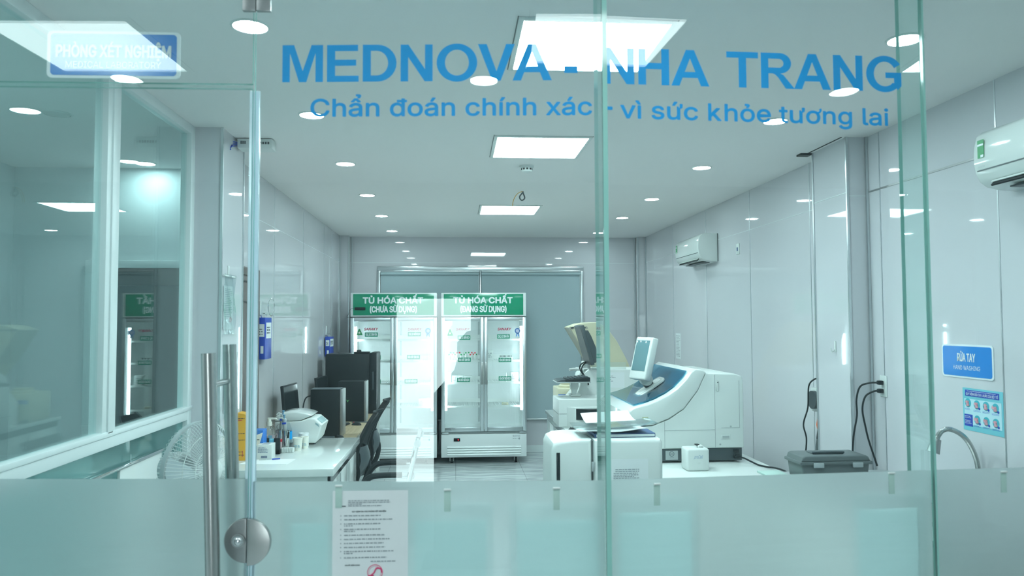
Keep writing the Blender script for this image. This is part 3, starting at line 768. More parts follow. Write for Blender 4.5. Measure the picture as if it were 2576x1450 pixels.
# smoke detector
t_ = thing('smoke_detector', 'white round smoke detector on the ceiling of the lab', 'smoke detector', (0.533, 5.6, H))
obj('base', lathe(B(), [(0.0, 0), (0.055, 0), (0.055, -0.012), (0.047, -0.016), (0.0, -0.016)], (0.533, 5.6, H)), white, t_)
obj('dome', lathe(B(), [(0.040, -0.016), (0.042, -0.035), (0.034, -0.044), (0.0, -0.046)], (0.533, 5.6, H)), white, t_)
b_ = B()
for i in range(10):
    a = 2*PI*i/10; c, s_ = math.cos(a), math.sin(a)
    box(b_, -0.007, 0.007, 0.040, 0.0425, -0.033, -0.020, M=Matrix.Translation((0.533, 5.6, H)) @ Matrix.Rotation(a, 4, 'Z'))
obj('vent_slots', b_, black, t_)
# loose cable loop
t_ = thing('ceiling_cable', 'loose grey cable loop and yellow wire hanging from the ceiling', 'cable', (0.60, 6.7, H))
obj('loop', tube(B(), [(0.605, 6.7, H), (0.60, 6.7, H-0.01), (0.572, 6.7, H-0.05), (0.59, 6.69, H-0.082), (0.618, 6.7, H-0.06), (0.606, 6.71, H-0.015), (0.60, 6.7, H)], 0.0065), mgrey, t_)
obj('wire', tube(B(), [(0.598, 6.7, H), (0.55, 6.69, H-0.025), (0.515, 6.68, H-0.085), (0.507, 6.68, H-0.14)], 0.003, 6), yellow, t_)

# ------------------------------------------------------------------ air conditioners
def aircon(y0, y1, lb, text_side):
    t = thing('air_conditioner', lb, 'air conditioner', (XR, (y0+y1)/2, 2.365), 'wall air conditioners')
    prof = [(XR, 2.655), (2.49, 2.655), (2.455, 2.645), (2.428, 2.62), (2.415, 2.57), (2.412, 2.50), (2.42, 2.45), (2.44, 2.41), (2.475, 2.385), (2.54, 2.372), (XR, 2.368)]
    b_ = B(); prism(b_, prof, 'y', y0, y1, 0.008); obj('body', b_, white_g, t)
    b_ = B(); box(b_, 2.4165, 2.43, y0+0.02, y1-0.02, 2.455, 2.460); obj('seam', b_, dgrey, t)
    M = Matrix.Translation((2.4485, 0, 2.4005)) @ Matrix.Rotation(math.radians(40), 4, 'Y')
    b_ = B(); box(b_, -0.004, 0.004, y0+0.09, y1-0.09, -0.027, 0.025, M=M); vent = obj('air_outlet', b_, black, t)
    b_ = B(); box(b_, -0.0105, -0.0055, y0+0.085, y1-0.085, -0.012, -0.002, 0.001, M=M); obj('louver', b_, white, t)
    b_ = B(); box(b_, 2.49, 2.57, y0+0.11, y1-0.13, 2.366, 2.3735); obj('lower_slot', b_, dgrey, t)
    ys = y1-0.055
    b_ = B(); quad(b_, (2.4125, ys, 2.555), (0, -1, 0), (0, 0, 1), -0.021, 0.021, -0.042, 0.042, 0.0015, 0.001); s_ = obj('energy_sticker', b_, green_s, t)
    b_ = B(); quad(b_, (2.4100, ys, 2.555), (0, -1, 0), (0, 0, 1), -0.019, 0.019, 0.014, 0.023); quad(b_, (2.4100, ys, 2.555), (0, -1, 0), (0, 0, 1), 0.0, 0.019, -0.04, -0.028)
    obj('print', b_, sign_w, s_)
    b_ = B(); text(b_, 'INVERTER', (2.4105, ys+0.02, 2.468), (0, -1, 0), (0, 0, 1), 0.008, 0.045); obj('badge', b_, lgrey, t, smooth=False)
    b_ = B(); box(b_, XR-0.006, XR, y0-0.004, y1+0.004, 2.37, 2.65); obj('wall_plate', b_, dgrey, t)
aircon(7.36, 8.14, 'white split air conditioner on the right wall near the back', 1)
aircon(2.52, 3.33, 'white split air conditioner on the right wall close to the glass front', 1)

# ------------------------------------------------------------------ right wall fittings
def plate(loc_y, z, h, lb, name='power_outlet', wd=0.072):
    t = thing(name, lb, 'outlet', (XR, loc_y, z-h/2), 'wall outlets')
    obj('plate', box(B(), XR-0.008, XR, loc_y-wd/2, loc_y+wd/2, z-h/2, z+h/2, 0.003), white, t)
    return t
t_ = plate(4.47, 1.366, 0.13, 'white double outlet right of the column with two black plugs')
for z in (1.388, 1.338): obj('socket', box(B(), XR-0.011, XR-0.008, 4.455, 4.485, z-0.014, z+0.014, 0.002), white_d, t_)
t_ = plate(6.82, 2.44, 0.10, 'white switch plate beside the far air conditioner', 'switch_plate', 0.075)
obj('rocker', box(B(), XR-0.012, XR-0.008, 6.808, 6.832, 2.42, 2.455, 0.002), navy, t_)
t_ = plate(5.22, 1.38, 0.13, 'white outlet half hidden behind the right column')
obj('socket', box(B(), XR-0.011, XR-0.008, 5.205, 5.235, 1.39, 1.415, 0.002), white_d, t_)
t_ = thing('breaker_box', 'white wall box with smoked round cover half behind the right column', 'switch box', (XR, 5.25, 1.12))
obj('housing', box(B(), XR-0.06, XR, 5.16, 5.32, 1.12, 1.29, 0.01), white, t_)
obj('cover', cyl(B(), (XR-0.085, 5.25, 1.205), (XR-0.06, 5.25, 1.205), 0.065, n=32), dgrey, t_)
def cord(plug, pts, lb, r=0.0055):
    t = thing('mains_lead', lb, 'cord', pts[-1], 'black mains leads')
    x, y, z = plug
    obj('plug', box(B(), x-0.032, x, y-0.016, y+0.016, z-0.013, z+0.013, 0.006), black, t)
    obj('cable', tube(B(), pts, r, 8), black, t)
cord((XR-0.011, 4.47, 1.388), [(XR-0.04, 4.47, 1.388), (2.545, 4.50, 1.384), (2.50, 4.53, 1.36), (2.485, 4.55, 1.28), (2.485, 4.55, 1.18), (2.46, 4.55, 1.05), (2.45, 4.55, 0.9), (2.46, 4.56, 0.72)], 'black cord from the upper plug of the double outlet')
cord((XR-0.011, 4.47, 1.338), [(XR-0.04, 4.47, 1.338), (2.56, 4.49, 1.332), (2.52, 4.51, 1.30), (2.505, 4.52, 1.22), (2.515, 4.51, 1.12), (2.53, 4.50, 1.03), (2.56, 4.49, 0.92), (2.57, 4.485, 0.88)], 'black cord from the lower plug of the double outlet')
cord((XR-0.011, 5.22, 1.355), [(XR-0.04, 5.22, 1.36), (2.55, 5.24, 1.35), (2.52, 5.26, 1.30), (2.51, 5.26, 1.15), (2.48, 5.27, 1.03), (2.50, 5.27, 0.92), (2.48, 5.27, 0.75)], 'black cord hanging behind the right column')
t_ = thing('burner_hose', 'hose with orange nozzle hanging behind the right column', 'hose', (2.55, 5.16, 0.70))
obj('nozzle', lathe(B(), [(0.0, 0), (0.013, 0), (0.018, 0.03), (0.012, 0.06), (0.008, 0.085), (0, 0.09)], (2.545, 5.17, 1.01)), orange, t_)
obj('grip', cyl(B(), (2.535, 5.17, 0.94), (2.545, 5.17, 1.01), 0.011), black, t_)
obj('tube', tube(B(), [(2.535, 5.17, 0.94), (2.525, 5.17, 0.85), (2.55, 5.17, 0.70)], 0.010), mgrey, t_)
t_ = thing('coat_hook', 'small white plastic hook on the right column', 'hook', (2.485, 4.79, 1.56))
obj('back_plate', box(B(), 2.476, 2.485, 4.782, 4.798, 1.565, 1.635, 0.003), white, t_)
obj('prong', tube(B(), [(2.478, 4.79, 1.58), (2.462, 4.79, 1.567), (2.452, 4.79, 1.575), (2.45, 4.79, 1.592)], 0.004), white, t_)
# hand washing sign and poster
t_ = thing('wall_sign', 'blue hand washing sign with white rim on the right wall', 'sign', (XR, 3.706, 1.475))
M = Matrix(((0, 0, -1, XR), (-1, 0, 0, 3.706), (0, 1, 0, 1.556), (0, 0, 0, 1)))
b_ = B(); prism(b_, rrect(0.39, 0.172, 0.018), 'z', 0.0, 0.005, M=M); obj('backing', b_, sign_w, t_)
b_ = B(); prism(b_, rrect(0.37, 0.154, 0.014), 'z', 0.005, 0.0065, M=M); obj('face', b_, sign_b, t_)
b_ = B(); text(b_, 'RỬA TAY', (XR-0.0065, 3.706, 1.556), cap=0.040, width=0.135, bold=0.04, align='C', **RW)
text(b_, 'HAND WASHING', (XR-0.0065, 3.706, 1.512), cap=0.022, width=0.205, align='C', **RW); obj('lettering', b_, sign_w, t_, smooth=False)
t_ = thing('wall_poster', 'teal poster of hand washing steps on the right wall under the blue sign', 'poster', (XR, 3.603, 1.205))
O = Vector((XR-0.0016, 3.748, 1.205)); U = dict(o=O, **RW); PW, PH = 0.29, 0.216
b_ = B(); quad(b_, O, **RW, a0=0, a1=PW, b0=0, b1=PH, lift=-0.0004, th=0.0012); obj('sheet', b_, teal_p, t_)
b_ = B(); quad(b_, O, **RW, a0=0.012, a1=PW-0.012, b0=0.03, b1=PH-0.055, lift=0.0006); obj('pale_field', b_, poster_l, t_)
b_ = B(); quad(b_, O, **RW, a0=0.02, a1=0.265, b0=0.175, b1=0.206, lift=0.001); quad(b_, O, **RW, a0=0.010, a1=0.072, b0=0.022, b1=0.082, lift=0.001); obj('blue_panel', b_, blue, t_)
b_ = B(); text(b_, 'QUY TRÌNH RỬA TAY 6 BƯỚC CỦA BỘ Y TẾ', O + Vector((0, -0.1425, 0.180)), cap=0.0125, width=0.23, bold=0.02, align='C', lift=0.0016, **RW)
lines(b_, **U, x0=0.035, x1=0.25, ys=(0.2005,), h=0.0022, seed=5, ragged=0.05, lift=0.0016)
lines(b_, **U, x0=0.014, x1=0.07, ys=(0.072, 0.065, 0.050, 0.043, 0.036), h=0.0024, seed=6, lift=0.0016)
obj('heading', b_, sign_w, t_, smooth=False)
bd, bp, bb, bl = B(), B(), B(), B(); rnd = random.Random(4)
for k, (cx, cz) in enumerate(((0.040, 0.140), (0.106, 0.136), (0.172, 0.136), (0.238, 0.134), (0.106, 0.060), (0.172, 0.060), (0.238, 0.060))):
    def disc(b2, ax, az, r, lift): cyl(b2, O + Vector((-lift, -ax, az)), O + Vector((-lift-0.0004, -ax, az)), r, n=24)
    disc(bd, cx, cz, 0.023, 0.0008)
    # two hands rubbing together: palm lobes with finger strokes
    for s_ in (-1, 1):
        a = rnd.uniform(0.3, 1.0)*s_
        for f in range(4):
            a2 = a + (f-1.5)*0.22
            p0 = O + Vector((-0.0018, -(cx - s_*0.012*math.sin(a)), cz - 0.006 + f*0.001))
            p1 = p0 + Vector((0, -0.017*math.sin(a2), 0.016*math.cos(a2)))
            cyl(bp, p0, p1, 0.003, 0.0022, 6)
        cyl(bp, O + Vector((-0.0016, -(cx + s_*0.006), cz-0.016)), O + Vector((-0.0016, -(cx - s_*0.002), cz+0.004)), 0.006, 0.007, 8)
    if k: disc(bb, cx+0.019, cz-0.018, 0.0065, 0.0022)
    lines(bl, **U, x0=cx-0.026, x1=cx+0.028, ys=(cz-0.029, cz-0.034), h=0.0018, seed=70+k, lift=0.0012)
obj('disc', bd, poster_d, t_); obj('hand_picture', bp, pinkm, t_); obj('number_badge', bb, blue, t_); obj('caption', bl, ink_b, t_, smooth=False)
# slim notice far on the right wall
t_ = thing('wall_notice', 'narrow white typed notice on the right wall behind the touchscreen', 'notice', (XR, 8.76, 1.33))
O = Vector((XR, 8.86, 1.33)); b_ = B(); quad(b_, O, **RW, a0=0, a1=0.20, b0=0, b1=0.30, lift=0.001, th=0.0015); obj('sheet', b_, paper_m, t_)
b_ = B(); lines(b_, O, **RW, x0=0.02, x1=0.18, ys=[0.27-0.017*i for i in range(15)], h=0.006, seed=8, lift=0.0022); obj('print', b_, ink_l, t_, smooth=False)
# WC sign on the corridor wall, seen as a faint reflection
t_ = thing('corridor_sign', 'white toilet sign on the corridor wall behind the viewer', 'sign', (1.49, -2.0, 1.73))
obj('plate', box(B(), 1.28, 1.70, -2.0, -1.99, 1.70, 1.88, 0.003), sign_w, t_)
b_ = B(); text(b_, 'WC', (1.42, -1.99, 1.80), (-1, 0, 0), (0, 0, 1), 0.06, 0.11, 0.02, 'C'); text(b_, 'TOILET', (1.42, -1.99, 1.74), (-1, 0, 0), (0, 0, 1), 0.03, 0.13, 0.02, 'C'); obj('lettering', b_, ink, t_, smooth=False)

# ------------------------------------------------------------------ left wall fittings
def pouch(y0, y1, z0, z1, lb, stamp):
    t = thing('document_pouch', lb, 'document pouch', (-1.38, (y0+y1)/2, z0), 'clear pouches on the left column')
    X = -1.39; ym = (y0+y1)/2
    b_ = B(); n = 7
    rows = [[(X+0.012+0.006*math.sin(i*1.7+j*0.9), y0+(y1-y0)*i/n, z0+(z1-z0)*j/9) for i in range(n+1)] for j in range(10)]
    sheet(b_, rows, 0.0015); obj('sleeve', b_, clear_p, t)
    O = Vector((X+0.004, y0+0.025, z0+0.03)); b_ = B(); hh = z1-z0-0.10
    quad(b_, O, **LW, a0=0, a1=y1-y0-0.05, b0=0, b1=hh, lift=0, th=0.0015); obj('sheet', b_, paper_m, t)
    b_ = B(); lines(b_, O, **LW, x0=0.02, x1=y1-y0-0.07, ys=[hh-0.02-0.011*i for i in range(int((hh-0.08)/0.011))], h=0.0042, seed=int(z0*100), lift=0.002); obj('print', b_, ink_l, t, smooth=False)
    if stamp:
        pts = [O + Vector((0.003, 0.13+0.016*math.cos(q), 0.06+0.016*math.sin(q))) for q in [2*PI*i/24 for i in range(24)]]
        obj('stamp', tube(B(), pts, 0.0016, 5, 0, True), stampm, t)
    obj('hook', box(B(), X, X+0.006, ym-0.010, ym+0.010, z1-0.012, z1+0.055, 0.002), white, t)
    obj('hanger_bar', cyl(B(), (X+0.010, y0, z1-0.01), (X+0.010, y1, z1-0.01), 0.005, n=8), white, t)
pouch(4.615, 4.85, 1.70, 2.065, 'clear document pouch with stamped sheet, upper one on the left column', True)
pouch(4.64, 4.90, 1.20, 1.585, 'clear document pouch, lower one on the left column beside the door handle', False)
def filebox(y0, y1, z0, z1, lb, ring):
    t = thing('hanging_file', lb, 'file folder', (XL+0.03, (y0+y1)/2, z0), 'blue hanging files on the left wall')
    X = XL+0.012; xo = X+0.055
    obj('spine', box(B(), X, xo, y0, y1, z0, z1, 0.003), blue, t)
    # the label sits on the spine that faces the corridor
    O = Vector((X, y0, z0)); b_ = B(); hh = z1-z0
    quad(b_, O, **FR, a0=0.008, a1=0.050, b0=hh*0.54, b1=hh*0.84, lift=0.001); quad(b_, O, **FR, a0=0.022, a1=0.044, b0=hh*0.14, b1=hh*0.32, lift=0.001); lab = obj('label', b_, paper_m, t)
    b_ = B(); lines(b_, O, **FR, x0=0.012, x1=0.047, ys=(hh*0.72, hh*0.66, hh*0.60), h=0.008, seed=9, lift=0.0016); obj('print', b_, ink, lab, smooth=False)
    # label on the broad face too
    O2 = Vector((xo, y0, z0)); b_ = B(); quad(b_, O2, **LW, a0=0.03, a1=y1-y0-0.02, b0=hh*0.5, b1=hh*0.88, lift=0.001); lab2 = obj('label', b_, paper_m, t)
    b_ = B(); lines(b_, O2, **LW, x0=0.05, x1=y1-y0-0.05, ys=(hh*0.76, hh*0.70, hh*0.63), h=0.012, seed=10, lift=0.0016, ragged=0.1); obj('print', b_, ink, lab2, smooth=False)
    b_ = B(); tube(b_, [(X+0.02, y0+0.03, z1), (X+0.02, y0+0.03, z1+0.03), (X+0.02, y1-0.05, z1+0.03), (X+0.02, y1-0.05, z1)], 0.003, 6, 3); obj('clip', b_, chrome, t)
    obj('hook', box(B(), XL, XL+0.008, (y0+y1)/2-0.012, (y0+y1)/2+0.012, z1+0.02, z1+0.13, 0.002), white, t)
    if ring:
        pts = [(X+0.055+0.018*math.cos(q), y1-0.02+0.05*math.cos(q)*0.6, z1+0.085+0.07*math.sin(q)) for q in [2*PI*i/28 for i in range(28)]]
        obj('tag_ring', tube(B(), pts, 0.004, 6, 0, True), chrome, t)
filebox(6.03, 6.24, 1.485, 1.812, 'blue hanging file by the brown door, with a clear ring', True)
filebox(9.08, 9.36, 1.37, 1.605, 'blue hanging file far on the left wall, above the black cabinet', False)
t_ = thing('wall_socket', 'small dark wall socket above the blue mask box', 'outlet', (XL, 6.05, 1.05))
obj('plate', box(B(), XL, XL+0.010, 6.03, 6.09, 1.035, 1.075, 0.002), steel_d, t_)
obj('hole', box(B(), XL+0.010, XL+0.012, 6.045, 6.065, 1.045, 1.065), black, t_)
# network switch hung under the ceiling at the left column
t_ = thing('network_switch', 'white network switch with blue cables under the ceiling by the left column', 'network device', (-1.28, 4.9, 2.84))
obj('case', box(B(), -1.375, -1.16, 4.84, 4.96, 2.875, 2.935, 0.003), white, t_)
b_ = B()
for i in range(3): box(b_, -1.355+0.012*i, -1.347+0.012*i, 4.838, 4.8405, 2.90, 2.92)
for i in range(8): box(b_, -1.30+0.016*i, -1.289+0.016*i, 4.838, 4.8405, 2.90, 2.915)
obj('port', b_, dgrey, t_)
b_ = B()
for i in range(4): tube(b_, [(-1.372, 4.86+0.02*i, 2.91), (-1.392, 4.80, 2.905-0.01*i), (-1.398+0.006*i, 4.76, 2.87), (-1.385-0.004*i, 4.74, 2.84)], 0.003, 6)
obj('cable_bundle', b_, blue, t_)
# ------------------------------------------------------------------ display coolers
FY = 9.52
def fridge(x0, lb, second_line, doors, disp, temp):
    x1 = x0+1.069; xm = (x0+x1)/2; yb = FY+0.63
    t = thing('display_cooler', lb, 'refrigerator', (xm, FY+0.31, 0), 'reagent display coolers')
    # hollow cabinet
    b_ = B()
    box(b_, x0, x0+0.035, FY+0.055, yb, 0.40, 1.84); box(b_, x1-0.035, x1, FY+0.055, yb, 0.40, 1.84)
    box(b_, x0, x1, yb-0.03, yb, 0.40, 1.84); box(b_, x0, x1, FY+0.055, yb, 0.385, 0.425); box(b_, x0, x1, FY+0.055, yb, 1.80, 1.84)
    obj('cabinet', b_, fridge_w, t)
    # sign canopy
    b_ = B(); box(b_, x0, x1, FY, yb, 1.845, 2.143, 0.006); can = obj('canopy', b_, fridge_w, t)
    b_ = B(); box(b_, x0+0.032, x1-0.036, FY-0.006, FY, 1.862, 2.126, 0.002); obj('green_panel', b_, green, can)
    b_ = B(); text(b_, 'TỦ HÓA CHẤT', (xm-0.01, FY-0.0065, 2.012), cap=0.072, width=0.74, bold=0.065, align='C', **FR)
    text(b_, second_line, (xm-0.005, FY-0.0065, 1.902), cap=0.070, width=0.575, bold=0.06, align='C', **FR); obj('lettering', b_, sign_w, can, smooth=False)
    # base with louvers
    b_ = B(); box(b_, x0, x1, FY+0.012, yb, 0.085, 0.372, 0.006); base = obj('base', b_, fridge_w, t)
    b_ = B()
    for i in range(4):
        z = 0.225-0.030*i; prism(b_, [(FY+0.013, z-0.026), (FY-0.004, z-0.02), (FY+0.001, z-0.006), (FY+0.013, z)], 'x', x0+0.075, x1-0.07)
    obj('louver', b_, fridge_w, base)
    b_ = B(); box(b_, x0+0.02, x1-0.02, FY+0.03, FY+0.06, 0.372, 0.40); obj('hinge_strip', b_, lgrey, t)
    for x in (x0+0.01, x1-0.09): obj('hinge', box(B(), x, x+0.08, FY+0.002, FY+0.03, 0.378, 0.398, 0.002), alu, t)
    if disp:
        b_ = B(); box(b_, x0+0.155, x0+0.235, FY+0.006, FY+0.012, 0.285, 0.325, 0.002); d_ = obj('thermostat', b_, black, base)
        b_ = B(); text(b_, temp, (x0+0.212, FY+0.0055, 0.296), cap=0.018, align='C', **FR); obj('digit', b_, led_r, d_, smooth=False)
    b_ = B(); O = Vector((x1-0.175, FY+0.012, 0.33)); lines(b_, O, **FR, x0=0, x1=0.1, ys=(0.02, 0.005, -0.02), h=0.006, seed=3, lift=0.001, ragged=0.1); quad(b_, O, **FR, a0=0.075, a1=0.09, b0=-0.032, b1=-0.008); obj('rating_print', b_, ink_l, base, smooth=False)
    # castors
    for x in (x0+0.13, x1-0.13):
        for y in (FY+0.09, yb-0.09):
            b_ = B(); box(b_, x-0.03, x+0.03, y-0.03, y+0.03, 0.076, 0.086); box(b_, x-0.024, x-0.018, y-0.02, y+0.03, 0.03, 0.08); box(b_, x+0.018, x+0.024, y-0.02, y+0.03, 0.03, 0.08)
            ca = obj('castor', b_, steel, t); obj('wheel', cyl(B(), (x-0.015, y+0.015, 0.037), (x+0.015, y+0.015, 0.037), 0.037, n=24), black, ca)
    # tubes of light, shelves
    for x in (x0+0.060, x1-0.060):
        obj('light_tube', cyl(B(), (x, FY+0.085, 0.66), (x, FY+0.085, 1.72), 0.012, n=12), lamp_f, t)
    for z in (1.555, 1.285, 1.005, 0.71):
        b_ = B(); xa, xb = x0+0.05, x1-0.05
        box(b_, xa, xb, FY+0.12, FY+0.128, z-0.018, z+0.006); box(b_, xa, xb, yb-0.05, yb-0.045, z, z+0.05)
        box(b_, xa, xa+0.006, FY+0.12, yb-0.04, z-0.004, z+0.002); box(b_, xb-0.006, xb, FY+0.12, yb-0.04, z-0.004, z+0.002)
        for i in range(34):
            x = xa+(xb-xa)*(i+0.5)/34; box(b_, x-0.002, x+0.002, FY+0.12, yb-0.045, z-0.003, z+0.001)
        obj('shelf', b_, white, t, smooth=False)
    for x in (xm-0.045, xm+0.045):
        b_ = B(); box(b_, x-0.010, x+0.010, yb-0.036, yb-0.030, 0.45, 1.78)
        obj('shelf_rail', b_, lgrey, t)
    # doors
    fw = 0.045
    for k, (xa, xb) in enumerate(((x0, xm-0.003), (xm+0.003, x1))):
        b_ = B(); inner = 0.045
        la = fw if k == 0 else 0.042; lb_ = 0.042 if k == 0 else fw
        for q in ((xa, xa+la, 0.405, 1.832), (xb-lb_, xb, 0.405, 1.832), (xa+la, xb-lb_, 1.787, 1.832), (xa+la, xb-lb_, 0.405, 0.458)): box(b_, q[0], q[1], FY, FY+0.045, q[2], q[3], 0.004)
        d_ = obj('door', b_, alu, t)
        obj('glass', box(B(), xa+la-0.004, xb-lb_+0.004, FY+0.014, FY+0.020, 0.454, 1.791), glass_fr, d_, smooth=False)
        hx = xb-0.040 if k == 0 else xa+0.006
        obj('handle', box(B(), hx, hx+0.034, FY-0.008, FY, 0.99, 1.27, 0.003), steel_d, d_)
        # stickers on the glass
        bg, bw, br_ = B(), B(), B()
        for (px, pz, s_) in doors[k]['labels']:
            O = Vector((px, FY+0.014, pz)); quad(bg, O, **FR, a0=-0.080, a1=0.080, b0=-0.027, b1=0.027, lift=0.001, th=0.0012)
            text(bw, s_, O - Vector((0, 0, 0.014)), cap=0.030, width=0.138, bold=0.03, align='C', lift=0.002, **FR)
        la_ = obj('shelf_label', bg, green_l, d_); obj('label_text', bw, sign_w, d_, smooth=False)
        bx, bz = doors[k]['brand']
        text(br_, 'SANAKY', (bx, FY+0.014, bz), cap=0.030, width=0.165, bold=0.045, align='C', lift=0.001, shear=0.22, **FR); obj('brand_text', br_, crim, d_, smooth=False)
        if 'tri' in doors[k]:
            cx, cz = doors[k]['tri']; b_ = B(); prism(b_, [(cx-0.040, cz-0.040), (cx+0.040, cz-0.040), (cx+0.006, cz+0.040), (cx-0.006, cz+0.040)], 'y', FY+0.0125, FY+0.014); e_ = obj('energy_sticker', b_, green_s, d_)
            pts = []
            for i in range(10):
                a = PI/2 + PI*i/5; r = 0.019 if i % 2 == 0 else 0.008; pts.append((cx + r*math.cos(a), cz-0.010 + r*math.sin(a)))
            b_ = B(); prism(b_, pts, 'y', FY+0.0115, FY+0.0125); obj('star', b_, orange_p, d_)
        if 'ros' in doors[k]:
            cx, cz = doors[k]['ros']
            b_ = B()
            for i in range(16):
                a = 2*PI*i/16; cyl(b_, (cx+0.028*math.cos(a), FY+0.0125, cz+0.028*math.sin(a)), (cx+0.028*math.cos(a), FY+0.014, cz+0.028*math.sin(a)), 0.009, n=8)
            prism(b_, [(cx-0.022, cz-0.075), (cx-0.008, cz-0.066), (cx+0.0, cz-0.03), (cx-0.016, cz-0.03)], 'y', FY+0.0125, FY+0.014)
            prism(b_, [(cx+0.022, cz-0.075), (cx+0.008, cz-0.066), (cx+0.0, cz-0.03), (cx+0.016, cz-0.03)], 'y', FY+0.0125, FY+0.014)
            obj('rosette', b_, pm('rosette_blue', (0.16, 0.36, 0.80), 0.4), d_)
            obj('rosette_centre', cyl(B(), (cx, FY+0.0115, cz), (cx, FY+0.0125, cz), 0.022), pm('rosette_lilac', (0.50, 0.52, 0.72), 0.4), d_)
    return t
L1, L2, L3, L4 = 'CALI, QC SINH HÓA', 'CALI, QC MIỄN DỊCH', 'HÓA CHẤT SINH HÓA', 'HÓA CHẤT MIỄN DỊCH'
fridge(-1.304, 'white two door display cooler, left of the pair, beside the black cabinet', '(CHƯA SỬ DỤNG)',
       [dict(labels=[(-1.048, 1.622, L1), (-1.01, 1.338, L3), (-1.01, 1.038, L4)], brand=(-1.055, 1.675), tri=(-1.195, 1.655)),
        dict(labels=[(-0.515, 1.625, L2), (-0.525, 1.338, L3), (-0.555, 1.038, L4)], brand=(-0.515, 1.672), ros=(-0.345, 1.665))], False, '')
fridge(-0.180, 'white two door display cooler, right of the pair, with red digit display', '(ĐANG SỬ DỤNG)',
       [dict(labels=[(0.105, 1.578, L2), (0.110, 1.300, L3), (0.098, 1.048, L4)], brand=(0.085, 1.668), tri=(-0.070, 1.643)),
        dict(labels=[(0.602, 1.590, L1), (0.620, 1.294, L3), (0.620, 1.062, L4)], brand=(0.610, 1.668), ros=(0.780, 1.660))], True, '5')
t_ = thing('thermometer_logger', 'small black thermometer with thin wire on the left green sign', 'thermometer', (-1.19, FY-0.02, 1.93))
obj('case', box(B(), -1.25, -1.12, FY-0.026, FY-0.0065, 1.928, 1.962, 0.004), black, t_)
obj('wire', tube(B(), [(-1.25, FY-0.015, 1.945), (-1.30, FY-0.015, 1.94), (-1.325, FY-0.01, 1.88), (-1.345, FY-0.006, 1.84), (-1.29, FY-0.006, 1.835)], 0.002, 6), black, t_)
# reagents in the coolers
def vial_proto(cap, loc, lb):
    t = thing('reagent_vial', lb, 'vial', loc, 'capped vials in the right cooler')
    obj('bottle', lathe(B(), [(0, 0), (0.012, 0), (0.012, 0.05), (0.008, 0.058), (0, 0.058)], loc, 12), white_d, t)
    obj('cap', lathe(B(), [(0, 0.058), (0.010, 0.058), (0.010, 0.074), (0, 0.074)], loc, 12), cap, t)
    return t
zs = 1.292
rnd = random.Random(12); col = {}
for i in range(20):
    x = -0.105 + 0.0195*i; k = (0, 1, 2)[rnd.choice((0, 0, 1, 2, 0, 1))]
    loc = (x, FY+0.17+0.05*(i % 3), zs+0.022*((i+1) % 2))
    nm, mt = (('red', red), ('green', green_s), ('white', white))[k]
    lb = nm + ' capped vial on the second shelf of the right cooler, ' + ('in the raised rack row' if i % 2 == 0 else 'standing on the shelf wire')
    if (k,) not in col: col[(k,)] = vial_proto(mt, loc, lb)
    else: dup(col[(k,)], loc, lb)
def carton(x0, x1, y0, y1, z0, z1, lb, m=white, printed=True, group='cartons in the coolers'):
    t = thing('reagent_carton', lb, 'box', ((x0+x1)/2, (y0+y1)/2, z0), group)
    obj('body', box(B(), x0, x1, y0, y1, z0, z1, 0.002), m, t)
    if printed:
        b_ = B(); O = Vector((x0, y0, z0)); lines(b_, O, **FR, x0=(x1-x0)*0.15, x1=(x1-x0)*0.85, ys=[(z1-z0)*q for q in (0.7, 0.5, 0.3)], h=(z1-z0)*0.09, seed=int(x0*100)+50, lift=0.0012); obj('print', b_, ink_l, t, smooth=False)
y_ = FY+0.15
carton(-0.115, -0.055, y_, y_+0.12, 1.010, 1.135, 'tall white carton left on the third shelf of the right cooler')
carton(-0.045, 0.03, y_, y_+0.12, 1.010, 1.092, 'short white carton with dark print on the third shelf of the right cooler')
carton(0.035, 0.10, y_, y_+0.12, 1.010, 1.095, 'white carton half behind the green label on the third shelf of the right cooler')
carton(0.105, 0.21, y_, y_+0.12, 1.010, 1.088, 'wide white carton right of the label on the third shelf of the right cooler')
carton(0.40, 0.475, y_, y_+0.12, 1.292, 1.41, 'white carton with torn lid on the second shelf of the right cooler')
carton(0.70, 0.80, y_, y_+0.12, 1.010, 1.130, 'large white carton at the far right of the third shelf')
carton(0.59, 0.67, y_, y_+0.06, 0.716, 0.742, 'small beige carton on the bottom shelf of the right cooler', beige)
carton(-0.47, -0.30, y_, y_+0.25, 0.716, 0.80, 'low white tray box on the bottom shelf of the left cooler')
for x in (0.645, 0.672):
    tag(obj('reagent_bottle', lathe(B(), [(0, 0), (0.012, 0), (0.012, 0.09), (0.006, 0.105), (0.006, 0.115), (0, 0.115)], (x, y_+0.03, 1.010), 14), white), 'small white bottle on the third shelf of the right cooler, ' + ('left of two' if x < 0.65 else 'beside the large carton'), 'bottle', 'small bottles in the right cooler')
t_ = thing('tube_rack', 'white rack of dark tipped tubes on the second shelf of the right cooler', 'rack', (0.64, y_+0.03, 1.292))
obj('rack', box(B(), 0.555, 0.725, y_, y_+0.05, 1.292, 1.325, 0.003), white, t_)
b_ = B()
for i in range(9): cyl(b_, (0.57+0.0175*i, y_+0.02, 1.325), (0.57+0.0175*i, y_+0.02, 1.345), 0.005, n=8)
obj('tube_row', b_, dgrey, t_)

